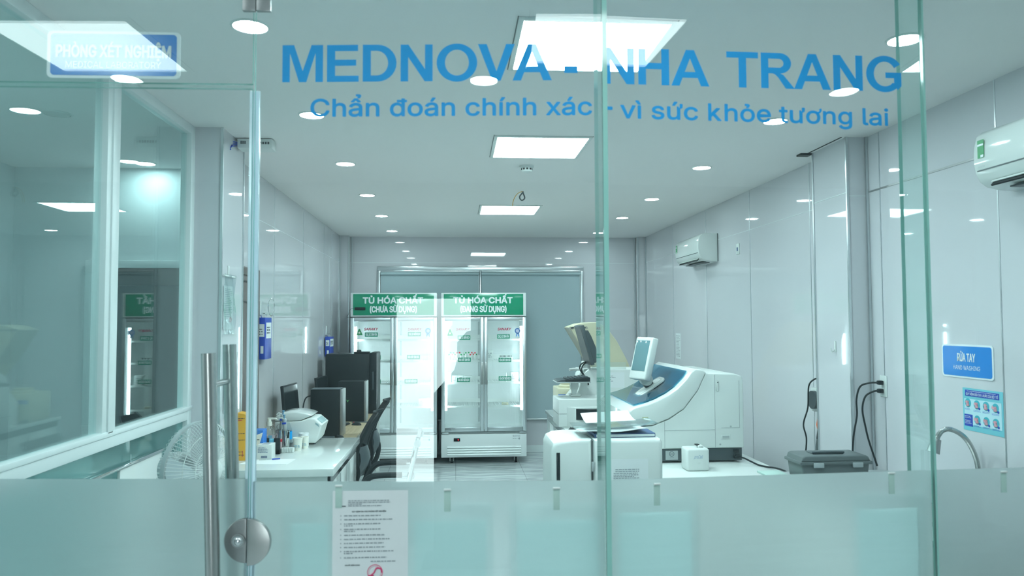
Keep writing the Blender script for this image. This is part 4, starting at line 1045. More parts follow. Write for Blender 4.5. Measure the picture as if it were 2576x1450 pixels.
# ------------------------------------------------------------------ left counter and its clutter
CZ = 0.90
t_ = thing('lab_counter', 'white topped counter with cupboards along the left wall', 'counter', (-1.06, 5.2, 0))
obj('worktop', box(B(), -1.385, -0.725, 4.60, 5.84, 0.855, CZ, 0.003), white_g, t_)
obj('carcass', box(B(), -1.383, -0.765, 4.63, 5.82, 0.06, 0.855), white, t_)
for y0, y1 in ((4.64, 5.02), (5.03, 5.41), (5.42, 5.81)):
    d_ = obj('door', box(B(), -0.765, -0.747, y0, y1, 0.08, 0.795, 0.002), white_g, t_)
    obj('edge_strip', box(B(), -0.747, -0.744, y0, y0+0.012, 0.08, 0.795), alu, d_)
obj('recess_grip', box(B(), -0.764, -0.748, 4.64, 5.81, 0.80, 0.85), black_g, t_)
obj('plinth', box(B(), -1.36, -0.80, 4.66, 5.80, 0, 0.06), dgrey, t_)
# yellow sharps box
t_ = thing('sharps_box', 'tall yellow cardboard sharps box at the left end of the counter', 'sharps box', (-1.345, 4.96, CZ))
obj('body', box(B(), -1.378, -1.318, 4.925, 5.03, CZ, 1.18, 0.002), yellow, t_)
b_ = B(); prism(b_, [(-1.378, 1.18), (-1.318, 1.18), (-1.335, 1.192), (-1.378, 1.20)], 'y', 4.925, 5.03); obj('flap', b_, yellow, t_)
b_ = B(); O = Vector((-1.378, 4.925, CZ)); quad(b_, O, **FR, a0=0.004, a1=0.03, b0=0.252, b1=0.256); text(b_, ']', O + Vector((0.03, 0, 0.03)), cap=0.03, **FR); obj('red_print', b_, red, t_, smooth=False)
b_ = B(); lines(b_, O, **FR, x0=0.006, x1=0.05, ys=(0.265, 0.17, 0.13, 0.055, 0.035), h=0.004, seed=13, lift=0.0012); obj('print', b_, brown, t_, smooth=False)
# mask box
t_ = thing('mask_box', 'blue and white face mask box on the counter behind the white carton', 'box', (-1.27, 5.07, CZ))
obj('body', box(B(), -1.318, -1.243, 5.03, 5.13, CZ, 1.075, 0.002), pm('mask_box_blue', (0.03, 0.19, 0.62), 0.4), t_)
b_ = B(); O = Vector((-1.318, 5.03, CZ)); prism(b_, [(0.002, 0.085), (0.05, 0.07), (0.074, 0.16), (0.02, 0.14), (0.002, 0.13)], 'y', 0, 0.001, M=Matrix.Translation(O + Vector((0, -0.001, 0)))); obj('white_field', b_, sign_w, t_)
b_ = B(); quad(b_, O, **FR, a0=0.0, a1=0.075, b0=0.0, b1=0.05); obj('green_band', b_, pm('mask_box_teal', (0.0, 0.22, 0.24), 0.4), t_)
b_ = B(); lines(b_, O, **FR, x0=0.008, x1=0.055, ys=(0.115, 0.103), h=0.006, seed=14, lift=0.0022); obj('print', b_, ink, t_, smooth=False)
# white carton in front
t_ = thing('glove_carton', 'white carton with barcode at the front of the counter', 'box', (-1.19, 4.99, CZ))
obj('body', box(B(), -1.262, -1.168, 4.95, 5.05, CZ, 0.993, 0.002, M=None), white, t_)
b_ = B(); O = Vector((-1.262, 4.95, CZ)); lines(b_, O, **FR, x0=0.008, x1=0.08, ys=(0.075, 0.068, 0.061, 0.054, 0.047), h=0.0028, seed=15, lift=0.0012)
for i in range(14): quad(b_, O, **FR, a0=0.028+0.0028*i, a1=0.0295+0.0028*i, b0=0.01, b1=0.024)
obj('print', b_, navy, t_, smooth=False)
b_ = B(); box(b_, -1.235, -1.19, 4.965, 5.035, 0.993, 0.9936); obj('flap_seam', b_, lgrey, t_)
# sanitizer pump bottle
def bottle_pump(x, y, lb, k=1.0, liq=True):
    t = thing('pump_bottle', lb, 'bottle', (x, y, CZ), 'pump bottles on the counter')
    prof = [(0, 0.002), (0.040, 0.0), (0.044, 0.008), (0.044, 0.115), (0.036, 0.132), (0.018, 0.142), (0.018, 0.150), (0, 0.150)]
    b_ = B(); lathe(b_, [(r, z*k) for r, z in prof], (x, y, CZ), 24); obj('body', b_, clear_p, t)
    if liq:
        b_ = B(); lathe(b_, [(0, 0.004), (0.041, 0.004), (0.042, 0.085), (0, 0.085)], (x, y, CZ), 24); obj('liquid', b_, rose_liq, t)
    b_ = B(); cyl(b_, (x, y, CZ+0.150*k), (x, y, CZ+0.178*k), 0.019); cyl(b_, (x, y, CZ+0.178*k), (x, y, CZ+0.198*k), 0.014); box(b_, x-0.012, x+0.045, y-0.008, y+0.008, CZ+0.193*k, CZ+0.206*k, 0.003)
    tube(b_, [(x+0.03, y, CZ+0.20*k), (x+0.050, y, CZ+0.197*k), (x+0.055, y, CZ+0.188*k)], 0.005); obj('pump', b_, orange_p, t)
    b_ = B(); quad(b_, (x, y-0.0445, CZ), **FR, a0=0.004, a1=0.032, b0=0.03, b1=0.09); obj('label', b_, pm('label_blue', (0.25, 0.52, 0.72), 0.4), t)
bottle_pump(-1.300, 5.43, 'hand sanitizer pump bottle with rose liquid behind the mask box')
# spray bottle with blue label behind the pipettes
t_ = thing('water_bottle', 'clear bottle with blue label behind the pipette stand', 'bottle', (-1.185, 5.475, CZ))
obj('body', lathe(B(), [(0, 0), (0.030, 0), (0.032, 0.01), (0.032, 0.12), (0.015, 0.165), (0.012, 0.185), (0, 0.185)], (-1.185, 5.475, CZ), 20), clear_p, t_)
obj('label', lathe(B(), [(0.0325, 0.05), (0.033, 0.05), (0.033, 0.105), (0.0325, 0.105)], (-1.185, 5.475, CZ), 20), sky, t_)
# pipettes in a steel cup each
def pipette(x, y, h, tilt, lb):
    t = thing('pipette', lb, 'pipette', (x, y, CZ+0.02), 'pipettes on the counter')
    M = Matrix.Translation((x, y, CZ+0.02)) @ Matrix.Rotation(tilt, 4, 'Y')
    obj('shaft', lathe(B(), [(0, 0), (0.004, 0), (0.006, h*0.4), (0.013, h*0.5), (0.016, h*0.85), (0.011, h*0.88), (0, h*0.88)], (0, 0, 0), 16, M=M), lgrey, t)
    obj('plunger', lathe(B(), [(0, h*0.88), (0.005, h*0.88), (0.005, h*0.96), (0.009, h*0.96), (0.009, h), (0, h)], (0, 0, 0), 14, M=M), pm('pipette_blue', (0.12, 0.32, 0.50), 0.4), t)
    b_ = B(); tube(b_, [(0.0, 0, h*0.84), (-0.02, 0, h*0.90), (-0.035, 0, h*0.89), (-0.042, 0, h*0.84)], 0.006, 8, M=M); obj('finger_hook', b_, white_d, t)
    b_ = B(); box(b_, -0.014, 0.014, -0.018, -0.012, h*0.70, h*0.76, 0.002, M=M); obj('band', b_, blue, t)
def steel_cup(x, y, h, r, lb):
    tag(obj('instrument_cup', lathe(B(), [(0, 0.002), (r, 0.0), (r, h), (r-0.002, h), (r-0.002, 0.004), (0, 0.004)], (x, y, CZ), 24), chrome), lb, 'cup', 'steel cups on the counter')
steel_cup(-1.232, 5.45, 0.118, 0.026, 'small steel instrument cup holding a tilted pipette and scissors')
steel_cup(-1.170, 5.36, 0.125, 0.026, 'small steel instrument cup right of the other, holding an upright pipette')
pipette(-1.236, 5.45, 0.235, 0.12, 'grey pipette leaning in the left steel cup')
pipette(-1.172, 5.36, 0.215, -0.05, 'grey pipette standing in the right steel cup')
t_ = thing('scissors', 'steel scissors standing in the left steel cup, finger rings up', 'scissors', (-1.245, 5.44, CZ+0.02))
for s_ in (-1, 1):
    b_ = B(); tube(b_, [(-1.243, 5.435, CZ+0.02), (-1.247+0.006*s_, 5.435, CZ+0.10), (-1.252+0.012*s_, 5.435, CZ+0.125)], 0.0025, 6); obj('blade', b_, steel, t_)
    cx, cz = -1.258+0.022*s_, CZ+0.142
    obj('ring', tube(B(), [(cx+0.012*math.cos(q), 5.435, cz+0.016*math.sin(q)) for q in [2*PI*i/18 for i in range(18)]], 0.0022, 6, 0, True), steel_d, t_)
t_ = thing('marker_pen', 'black and white marker pen standing in front of the steel cup', 'pen', (-1.15, 5.29, CZ+0.03))
obj('barrel', cyl(B(), (-1.150, 5.29, CZ+0.032), (-1.141, 5.29, CZ+0.085), 0.006), white, t_)
obj('cap', cyl(B(), (-1.141, 5.29, CZ+0.085), (-1.136, 5.29, CZ+0.125), 0.0075, 0.006), black, t_)
# black rack holder
t_ = thing('tube_holder', 'black plastic holder behind the white carton', 'holder', (-1.19, 5.16, CZ))
b_ = B(); box(b_, -1.262, -1.232, 5.14, 5.155, CZ, 1.008, 0.003); box(b_, -1.20, -1.160, 5.14, 5.155, CZ, 1.006, 0.003); box(b_, -1.262, -1.160, 5.14, 5.19, CZ, CZ+0.03, 0.002); obj('frame', b_, black, t_)
obj('insert', box(B(), -1.232, -1.20, 5.147, 5.185, CZ+0.03, CZ+0.098, 0.002), teal_p, t_)
# blood tube in a white foam rack
t_ = thing('foam_rack', 'white ribbed foam tube rack on the counter beside the paper cup', 'rack', (-1.125, 5.22, CZ))
b_ = B(); box(b_, -1.166, -1.086, 5.205, 5.245, CZ, CZ+0.030, 0.002)
for i in range(7): cyl(b_, (-1.160+0.0113*i, 5.204, CZ+0.002), (-1.160+0.0113*i, 5.204, CZ+0.030), 0.0052, n=10)
obj('block', b_, white, t_)
t_ = thing('blood_tube', 'red capped blood tube standing by the foam rack', 'test tube', (-1.178, 5.25, CZ))
obj('tube', cyl(B(), (-1.178, 5.25, CZ), (-1.178, 5.25, CZ+0.066), 0.0062), rose_liq, t_)
obj('cap', cyl(B(), (-1.178, 5.25, CZ+0.066), (-1.178, 5.25, CZ+0.084), 0.0085), red, t_)
# paper cups and tissue roll
def cup(x, y, r, h, lb):
    t = thing('paper_cup', lb, 'cup', (x, y, CZ), 'paper cups on the counter')
    obj('wall', lathe(B(), [(0, 0.003), (r*0.74, 0.0), (r, h), (r*0.95, h), (r*0.70, 0.006), (0, 0.006)], (x, y, CZ), 28), orange_p, t)
    obj('rim', lathe(B(), [(r*0.97, h-0.002), (r+0.002, h), (r*0.98, h+0.003), (r*0.95, h)], (x, y, CZ), 28), orange_p, t)
    b_ = B(); lines(b_, (x, y-r*0.88, CZ), **FR, x0=-r*0.6, x1=r*0.7, ys=(h*0.45, h*0.33), h=0.006, seed=int(r*1000), lift=0.002, ragged=0.2); obj('print', b_, pm('cup_print', (0.35, 0.52, 0.60), 0.5), t, smooth=False)
cup(-1.075, 5.29, 0.033, 0.084, 'cream paper cup nearest on the counter')
cup(-1.043, 5.375, 0.026, 0.078, 'cream paper cup half behind the nearest cup')
tag(obj('tissue_roll', lathe(B(), [(0.012, 0.0), (0.034, 0.0), (0.035, 0.005), (0.035, 0.088), (0.034, 0.092), (0.012, 0.092), (0.012, 0.0)], (-1.070, 5.47, CZ), 30), paper_m), 'upright white tissue roll beside the paper cups', 'tissue roll')
# paper sheet and pen
tag(obj('paper_sheet', prism(B(), [(-1.33, 4.80), (-1.035, 4.765), (-1.015, 4.945), (-1.29, 4.945)], 'z', CZ, CZ+0.0025), paper_m), 'white paper sheet lying at the front of the counter', 'paper')
t_ = thing('ballpoint_pen', 'clear pen with blue end lying on the paper sheet', 'pen', (-1.16, 4.93, CZ+0.003))
obj('barrel', cyl(B(), (-1.235, 4.905, CZ+0.0065), (-1.16, 4.925, CZ+0.0065), 0.0035), clear_p, t_)
obj('cap', cyl(B(), (-1.16, 4.925, CZ+0.0068), (-1.112, 4.938, CZ+0.0068), 0.0042), blue, t_)
# centrifuge
t_ = thing('centrifuge', 'white benchtop centrifuge with domed lid on the counter', 'centrifuge', (-1.12, 5.66, CZ))
obj('body', prism(B(), [(-1.285, 0.912), (-1.0, 0.912), (-0.982, 0.935), (-0.968, 0.985), (-0.952, 1.038), (-1.005, 1.083), (-1.05, 1.088), (-1.10, 1.070), (-1.285, 1.062)], 'y', 5.52, 5.80, 0.012), white, t_)
obj('lid', prism(B(), [(-1.288, 1.066), (-1.105, 1.072), (-1.025, 1.105), (-1.06, 1.120), (-1.13, 1.134), (-1.20, 1.132), (-1.25, 1.122), (-1.28, 1.100)], 'y', 5.525, 5.79, 0.010), white_g, t_)
M = Matrix.Translation((-0.979, 5.66, 1.061)) @ Matrix.Rotation(math.radians(40), 4, 'Y')
obj('control_panel', box(B(), -0.024, 0.024, -0.09, 0.09, -0.002, 0.004, 0.002, M=M), pm('lcd_teal', (0.36, 0.52, 0.54), 0.3), t_)
b_ = B(); prism(b_, [(-1.0, 1.060), (-0.975, 1.044), (-0.972, 1.026), (-0.997, 1.045)], 'y', 5.5125, 5.5145); obj('display', b_, pm('lcd_dark', (0.28, 0.42, 0.46), 0.3), t_)
for x in (-1.26, -1.01):
    for y in (5.55, 5.77): obj('foot', cyl(B(), (x, y, CZ), (x, y, 0.914), 0.012), dgrey, t_)

# ------------------------------------------------------------------ oak desks with computers
DZ = 0.75
def desk(y0, y1, lb):
    t = thing('office_desk', lb, 'desk', (-1.22, (y0+y1)/2, 0), 'oak desks along the left wall')
    obj('top', box(B(), XL+0.005, -0.885, y0, y1, DZ-0.025, DZ, 0.002), wood, t)
    for x in (-1.50, -0.93):
        for y in (y0+0.05, y1-0.05): obj('leg', box(B(), x-0.02, x+0.02, y-0.02, y+0.02, 0, DZ-0.025), white, t)
    obj('modesty_rail', box(B(), -1.48, -0.95, y1-0.06, y1-0.04, 0.28, 0.32), white, t)
desk(5.88, 7.10, 'oak topped desk, the nearer of two, with keyboard and mouse'); desk(7.105, 9.25, 'oak topped desk, the farther of two, under the black cabinet')
t_ = thing('computer_tower', 'plain black computer tower on the nearer oak desk', 'computer', (-1.17, 7.0, DZ), 'computer towers')
obj('case', box(B(), -1.30, -1.040, 6.93, 7.11, DZ, 1.168, 0.004), black, t_)
obj('front_bezel', box(B(), -1.040, -1.012, 6.925, 7.115, DZ+0.002, 1.170, 0.006), steel_d, t_)
obj('top_trim', box(B(), -1.30, -1.04, 6.925, 7.115, 1.168, 1.174, 0.002), dgrey, t_)
b_ = B(); tube(b_, [(-1.30, 7.0, 1.11), (-1.35, 6.98, 1.09), (-1.37, 6.96, 1.0), (-1.38, 6.95, 0.80), (-1.36, 6.95, DZ+0.006)], 0.006); tube(b_, [(-1.30, 7.0, 0.98), (-1.35, 6.99, 0.95), (-1.395, 6.97, 0.83), (-1.39, 6.97, DZ+0.006)], 0.005); obj('cable', b_, black, t_)
t_ = thing('computer_tower', 'black computer tower with small green emblem on the farther desk', 'computer', (-1.06, 8.0, DZ), 'computer towers')
obj('case', box(B(), -1.215, -0.947, 7.95, 8.13, DZ, 1.162, 0.004), black, t_)
obj('front_bezel', box(B(), -0.947, -0.922, 7.945, 8.135, DZ+0.002, 1.165, 0.006), steel_d, t_)
b_ = B(); prism(b_, [(-1.132, 0.978), (-1.112, 0.966), (-1.092, 0.978), (-1.104, 0.965), (-1.112, 0.948), (-1.120, 0.965)], 'y', 7.948, 7.95); obj('emblem', b_, pm('emblem_green', (0.12, 0.50, 0.15), 0.4), t_)
t_ = thing('black_cabinet', 'tall glossy black cabinet standing on the farther desk before the left cooler', 'cabinet', (-1.17, 8.8, DZ))
obj('body', box(B(), -1.455, -0.965, 8.62, 9.02, DZ, 1.418, 0.006), black_g if False else black, t_)
obj('door', box(B(), -0.965, -0.885, 8.61, 9.03, DZ, 1.432, 0.012), black, t_)
obj('handle', box(B(), -0.935, -0.918, 8.603, 8.61, 1.02, 1.22, 0.003), dgrey, t_)
obj('side_panel', box(B(), -1.42, -0.99, 8.614, 8.62, 0.80, 1.385, 0.002), dgrey if False else black, t_)
t_ = thing('label_printer', 'small black device with cable on top of the black cabinet', 'device', (-1.03, 8.75, 1.432))
obj('case', box(B(), -1.15, -0.98, 8.68, 8.82, 1.420, 1.44, 0.004), black, t_); obj('knob', lathe(B(), [(0, 0), (0.03, 0), (0.025, 0.02), (0, 0.024)], (-1.10, 8.74, 1.44), 16), black, t_)
def monitor(x, y, z, wdt, ht, rz, lb):
    t = thing('monitor', lb, 'monitor', (x, y, DZ), 'flat monitors on the oak desks', local=True)
    ORIG[t.name] = Vector((0, 0, 0)); t.rotation_euler = (0, 0, rz)
    M = Matrix.Translation((0, 0, z-DZ)) @ Matrix.Rotation(-0.1, 4, 'X')
    obj('bezel', box(B(), -wdt/2, wdt/2, -0.012, 0.012, 0, ht, 0.004, M=M), black, t)
    obj('screen', box(B(), -wdt/2+0.012, wdt/2-0.012, -0.0135, -0.012, 0.014, ht-0.012, M=M), black_g, t)
    b_ = B(); box(b_, -0.03, 0.03, 0.012, 0.03, 0.005, z-DZ+0.10, 0.004); obj('stand', b_, black, t)
    b_ = B(); box(b_, -0.11, 0.11, -0.06, 0.09, 0, 0.012, 0.004); obj('foot', b_, black, t)
    if z-DZ < 0.24: pass
    return t
monitor(-1.40, 6.62, 1.00, 0.40, 0.245, math.radians(85), 'black monitor seen edge-on by the left wall, behind the centrifuge')
monitor(-1.43, 8.33, 0.95, 0.42, 0.24, math.radians(84), 'black monitor showing only a corner behind the plain computer tower')
for o_ in bpy.data.objects:
    if o_.name.startswith('stand'): pass
def keyboard(x, y, rz, lb):
    t = thing('keyboard', lb, 'keyboard', (x, y, DZ), 'keyboards', local=True); t.rotation_euler = (0, 0, rz)
    obj('tray', box(B(), -0.22, 0.22, -0.065, 0.065, 0, 0.014, 0.004), black, t)
    b_ = B()
    for r in range(5):
        for c in range(16): box(b_, -0.212+0.0265*c, -0.190+0.0265*c, -0.055+0.022*r, -0.037+0.022*r, 0.013, 0.021, 0.002, 1)
    obj('keys', b_, dgrey, t); return t
def mouse(x, y, z, rz, lb, glow=False):
    t = thing('computer_mouse', lb, 'mouse', (x, y, z), 'computer mice', local=True); t.rotation_euler = (0, 0, rz)
    b_ = B(); ball(b_, (0, 0, 0.0), 0.03, 1.0, 1.8, 1.05)
    for v in b_.verts: v.co.z = max(v.co.z, 0.0)
    obj('shell', b_, black, t)
    b_ = B(); cyl(b_, (-0.003, 0.03, 0.026), (0.003, 0.03, 0.026), 0.006, n=10); obj('wheel', b_, red if glow else dgrey, t); return t
keyboard(-1.16, 6.62, math.radians(78), 'black keyboard at the edge of the nearer oak desk')
mouse(-1.02, 6.80, DZ, 0.9, 'black mouse by the keyboard on the nearer oak desk')
mouse(-0.985, 8.02-0.35, DZ, 1.2, 'black mouse with red wheel on the farther oak desk', True)
keyboard(-1.16, 7.55, math.radians(80), 'black keyboard on the farther oak desk')
tag(obj('mouse_pad', box(B(), -1.06, -0.90, 7.86, 7.93, DZ, DZ+0.004, 0.001), dgrey), 'dark mouse pad edge before the emblem tower', 'mouse pad')

# ------------------------------------------------------------------ chairs
def task_chair(loc, rz, lb):
    t = thing('task_chair', lb, 'chair', loc, 'black mesh task chairs', local=True); t.rotation_euler = (0, 0, rz)
    # faces -x
    b_ = B()
    for i in range(5):
        a = 2*PI*i/5+0.3; tube(b_, [(0, 0, 0.085), (0.15*math.cos(a), 0.15*math.sin(a), 0.085), (0.29*math.cos(a), 0.29*math.sin(a), 0.06)], 0.02, 8, 3)
    base = obj('star_base', b_, black, t)
    for i in range(5):
        a = 2*PI*i/5+0.3; x, y = 0.29*math.cos(a), 0.29*math.sin(a)
        obj('castor', cyl(B(), (x-0.02*math.sin(a), y+0.02*math.cos(a), 0.028), (x+0.02*math.sin(a), y-0.02*math.cos(a), 0.028), 0.028, n=16), black, base)
    obj('gas_lift', cyl(B(), (0, 0, 0.09), (0, 0, 0.42), 0.028), chrome, t)
    b_ = B(); prism(b_, rrect(0.47, 0.46, 0.12), 'z', 0.42, 0.49, 0.018); obj('seat', b_, black_m, t)
    prof = [(0.215, 0.53), (0.235, 0.60), (0.225, 0.70), (0.235, 0.80), (0.275, 0.90), (0.325, 0.99), (0.37, 1.055)]
    half = [0.17, 0.20, 0.215, 0.215, 0.205, 0.185, 0.14]
    P = spline([(x, 0, z) for x, z in prof], 4); n = len(P)
    hw = [half[min(int(i/(n-1)*6), 5)] + (half[min(int(i/(n-1)*6)+1, 6)]-half[min(int(i/(n-1)*6), 5)])*((i/(n-1)*6) % 1) for i in range(n)]; hw[-1] = half[-1]
    rows = [[(p.x - 0.05*(1-(j/5-1)**2) + 0.05, (j/5-1)*h_, p.z) for j in range(11)] for p, h_ in zip(P, hw)]
    b_ = B(); sheet(b_, rows, 0.006); obj('back_mesh', b_, black_m, t)
    loop = [r[0] for r in rows] + rows[-1][1:-1] + [r[-1] for r in rows[::-1]] + rows[0][-2:0:-1]
    obj('back_frame', tube(B(), loop, 0.011, 8, 0, True), black, t)
    # moulded shell behind the lower back
    rows = [[(0.262+0.05*math.sin(i/5*PI)+0.01*i-0.05*((j/4-1)**2), (j/4-1)*0.16*(1-0.04*i), 0.54+0.05*i) for j in range(9)] for i in range(6)]
    b_ = B(); sheet(b_, rows, 0.012); obj('lumbar_shell', b_, dgrey, t)
    b_ = B(); tube(b_, [(0.06, 0, 0.41), (0.20, 0, 0.43), (0.29, 0, 0.50), (0.325, 0, 0.62), (0.30, 0, 0.74)], 0.022, 10); obj('spine', b_, black, t)
    for s_ in (-1, 1):
        b_ = B(); tube(b_, [(0.05, 0.20*s_, 0.44), (0.05, 0.26*s_, 0.46), (0.04, 0.265*s_, 0.60), (0.0, 0.265*s_, 0.655)], 0.014, 8); ar = obj('armrest', b_, black, t)
        obj('pad', box(B(), -0.16, 0.09, 0.265*s_-0.035, 0.265*s_+0.035, 0.652, 0.678, 0.010), black, ar)
    return t
task_chair((-1.03, 7.05, 0), 0.05, 'black mesh task chair at the farther oak desk')
task_chair((-1.02, 6.18, 0), -0.05, 'black mesh task chair just beyond the white counter')
# sling armchair with steel sides, side view
t_ = thing('sling_chair', 'grey sling office chair with steel sides and black armrests, facing left', 'chair', (-0.45, 5.55, 0))
b_ = B()
for i in range(5):
    a = 2*PI*i/5+0.2; tube(b_, [(-0.45, 5.55, 0.10), (-0.45+0.28*math.cos(a), 5.55+0.28*math.sin(a), 0.06)], 0.016, 8, 2)
    cyl(b_, (-0.45+0.28*math.cos(a), 5.55+0.28*math.sin(a)-0.012, 0.026), (-0.45+0.28*math.cos(a), 5.55+0.28*math.sin(a)+0.012, 0.026), 0.026, n=14)
obj('star_base', b_, chrome, t_)
obj('column', cyl(B(), (-0.45, 5.55, 0.10), (-0.45, 5.55, 0.43), 0.025), chrome, t_)
side = [(-0.64, 0.49), (-0.55, 0.455), (-0.44, 0.45), (-0.36, 0.48), (-0.345, 0.55), (-0.325, 0.68), (-0.30, 0.80), (-0.265, 0.97)]
for y in (5.31, 5.79):
    obj('side_rail', tube(B(), [(x, y, z) for x, z in side], 0.015, 10), chrome, t_)
    ar = obj('armrest_frame', tube(B(), [(-0.64, y, 0.49), (-0.645, y, 0.60), (-0.60, y, 0.685), (-0.52, y, 0.70), (-0.42, y, 0.70), (-0.31, y, 0.705)], 0.011, 8), chrome, t_)
    obj('arm_pad', tube(B(), [(-0.665, y, 0.60), (-0.635, y, 0.66), (-0.585, y, 0.705), (-0.50, y, 0.715), (-0.37, y, 0.715)], 0.021, 10), black, ar)
    for x, z in ((-0.275, 0.93), (-0.335, 0.62), (-0.64, 0.49)):
        obj('end_cap', cyl(B(), (x+0.012, y-0.024, z), (x+0.012, y+0.024, z), 0.024), chrome, t_)
P = spline([(x, 0, z) for x, z in side], 4)
b_ = B(); sheet(b_, [[(p.x-0.006, 5.325+0.45*j/6, p.z+0.004) for j in range(7)] for p in P], 0.022); obj('sling', b_, sling, t_)
b_ = B()
for x, z in ((-0.275, 0.93), (-0.335, 0.62), (-0.64, 0.49)): cyl(b_, (x+0.012, 5.32, z), (x+0.012, 5.78, z), 0.011, n=12)
obj('spreader_bar', b_, chrome, t_)

# ------------------------------------------------------------------ pedestal fan
FC = Vector((-1.10, 3.38, 1.135)); ax = Vector((0.90, -0.43, 0.02)).normalized(); ax, fu, fv = basis(ax)
FM = Matrix(((fu.x, fv.x, ax.x, FC.x), (fu.y, fv.y, ax.y, FC.y), (fu.z, fv.z, ax.z, FC.z), (0, 0, 0, 1)))
t_ = thing('pedestal_fan', 'white wire cage pedestal fan beside the glass partition', 'fan', (-1.15, 3.44, 0))
def ringpts(r, z, n=48): return [Vector((r*math.cos(2*PI*i/n), r*math.sin(2*PI*i/n), z)) for i in range(n)]
b_ = B(); R_ = 0.205
for r, z in ((0.05, 0.075), (0.10, 0.070), (0.155, 0.055)): tube(b_, ringpts(r, z), 0.0018, 5, 0, True)
for i in range(84):
    a = 2*PI*i/84; c, s_ = math.cos(a), math.sin(a)
    tube(b_, [(r*c, r*s_, z) for r, z in ((0.045, 0.075), (0.10, 0.071), (0.16, 0.055), (0.20, 0.025), (R_, 0.0))], 0.0013, 4, 2)
bmesh.ops.transform(b_, matrix=FM, verts=b_.verts); obj('front_grille', b_, white, t_)
b_ = B()
for r, z in ((0.07, -0.085), (0.14, -0.07)): tube(b_, ringpts(r, z), 0.0018, 5, 0, True)
for i in range(60):
    a = 2*PI*i/60; c, s_ = math.cos(a), math.sin(a)
    tube(b_, [(r*c, r*s_, z) for r, z in ((0.06, -0.085), (0.14, -0.071), (0.195, -0.04), (R_, 0.0))], 0.0013, 4, 2)
bmesh.ops.transform(b_, matrix=FM, verts=b_.verts); obj('rear_grille', b_, white, t_)
b_ = B(); lathe(b_, [(R_-0.004, -0.011), (R_+0.005, -0.011), (R_+0.005, 0.011), (R_-0.004, 0.011), (R_-0.004, -0.011)], n=48, M=FM); obj('hoop', b_, lgrey, t_)
b_ = B(); lathe(b_, [(0, 0.074), (0.045, 0.074), (0.047, 0.080), (0.03, 0.087), (0, 0.089)], n=28, M=FM); obj('hub_badge', b_, white, t_)
b_ = B()
for k in range(3):
    a0 = 2*PI*k/3; rows = []
    for i in range(6):
        r = 0.03+0.155*i/5; wd = 0.5 if i < 5 else 0.36
        rows.append([(r*math.cos(a0+(j/4-0.5)*wd*2), r*math.sin(a0+(j/4-0.5)*wd*2), (j/4-0.5)*0.05) for j in range(5)])
    t2 = bmesh.new(); sheet(t2, rows, 0.003); merge(b_, t2, FM)
obj('blade', b_, pm('blade_smoke', (0.45, 0.52, 0.54), 0.3), t_)
b_ = B(); lathe(b_, [(0, -0.20), (0.045, -0.195), (0.07, -0.17), (0.072, -0.11), (0.055, -0.085), (0, -0.085)], n=28, M=FM); obj('motor_housing', b_, lgrey, t_)
mp = FM @ Vector((0, 0, -0.14))
b_ = B(); cyl(b_, (mp.x, mp.y, 0.03), (mp.x, mp.y, 0.60), 0.018); cyl(b_, (mp.x, mp.y, 0.60), (mp.x, mp.y, mp.z-0.06), 0.012); obj('pole', b_, white, t_)
b_ = B(); lathe(b_, [(0, 0), (0.19, 0), (0.19, 0.02), (0.05, 0.035), (0, 0.035)], (mp.x, mp.y, 0), 36); obj('foot', b_, white, t_)

# ------------------------------------------------------------------ right bench and analysers
BZ = 0.80
t_ = thing('lab_bench', 'long white lab bench carrying the analysers along the right side', 'bench', (1.54, 6.45, 0))
obj('worktop', box(B(), 0.985, 2.095, 4.56, 8.34, BZ-0.035, BZ, 0.003), white_g, t_)
obj('carcass', box(B(), 1.02, 2.07, 4.60, 8.31, 0.07, BZ-0.035), white, t_)
y = 4.61
for i in range(7):
    d_ = obj('door', box(B(), 1.003, 1.02, y+0.005, y+0.520, 0.09, 0.70, 0.002), white_g, t_); obj('edge_strip', box(B(), 0.999, 1.003, y+0.49, y+0.505, 0.09, 0.70), alu, d_); y += 0.529
obj('recess_grip', box(B(), 1.004, 1.02, 4.61, 8.31, 0.705, 0.76), black_g, t_)
obj('plinth', box(B(), 1.05, 2.04, 4.64, 8.28, 0, 0.07), dgrey, t_)

# big chemistry analyser
Y0, Y1 = 5.10, 6.05
t_ = thing('chemistry_analyzer', 'large white analyser with blue tinted cover on the right bench', 'analyzer', (1.56, 5.57, BZ))
body = [(1.165, 0.90), (1.975, 0.90), (1.978, 1.35), (1.965, 1.39), (1.925, 1.405), (1.713, 1.412), (1.655, 1.29), (1.556, 1.165), (1.45, 1.098), (1.334, 1.055), (1.165, 1.045)]
obj('housing', prism(B(), body, 'y', Y0, Y1, 0.008), white, t_)
hood = [(1.155, 1.055), (1.334, 1.062), (1.45, 1.105), (1.556, 1.172), (1.655, 1.297), (1.713, 1.420), (1.69, 1.437), (1.64, 1.443), (1.605, 1.420), (1.57, 1.372), (1.51, 1.312), (1.45, 1.270), (1.37, 1.230), (1.30, 1.205), (1.20, 1.180), (1.160, 1.145)]
hd = obj('hood', prism(B(), hood, 'y', Y0-0.012, Y1, 0.012), white_g, t_)
cov = [(1.225, 1.187), (1.30, 1.207), (1.37, 1.232), (1.45, 1.272), (1.51, 1.314), (1.57, 1.374), (1.602, 1.418)]
b_ = B(); sheet(b_, [[(x-0.004, yy, z+0.006) for yy in (Y0+0.055, Y0+0.3, Y0+0.6, Y1-0.055)] for x, z in cov], 0.005); obj('blue_cover', b_, blue_cov, t_)
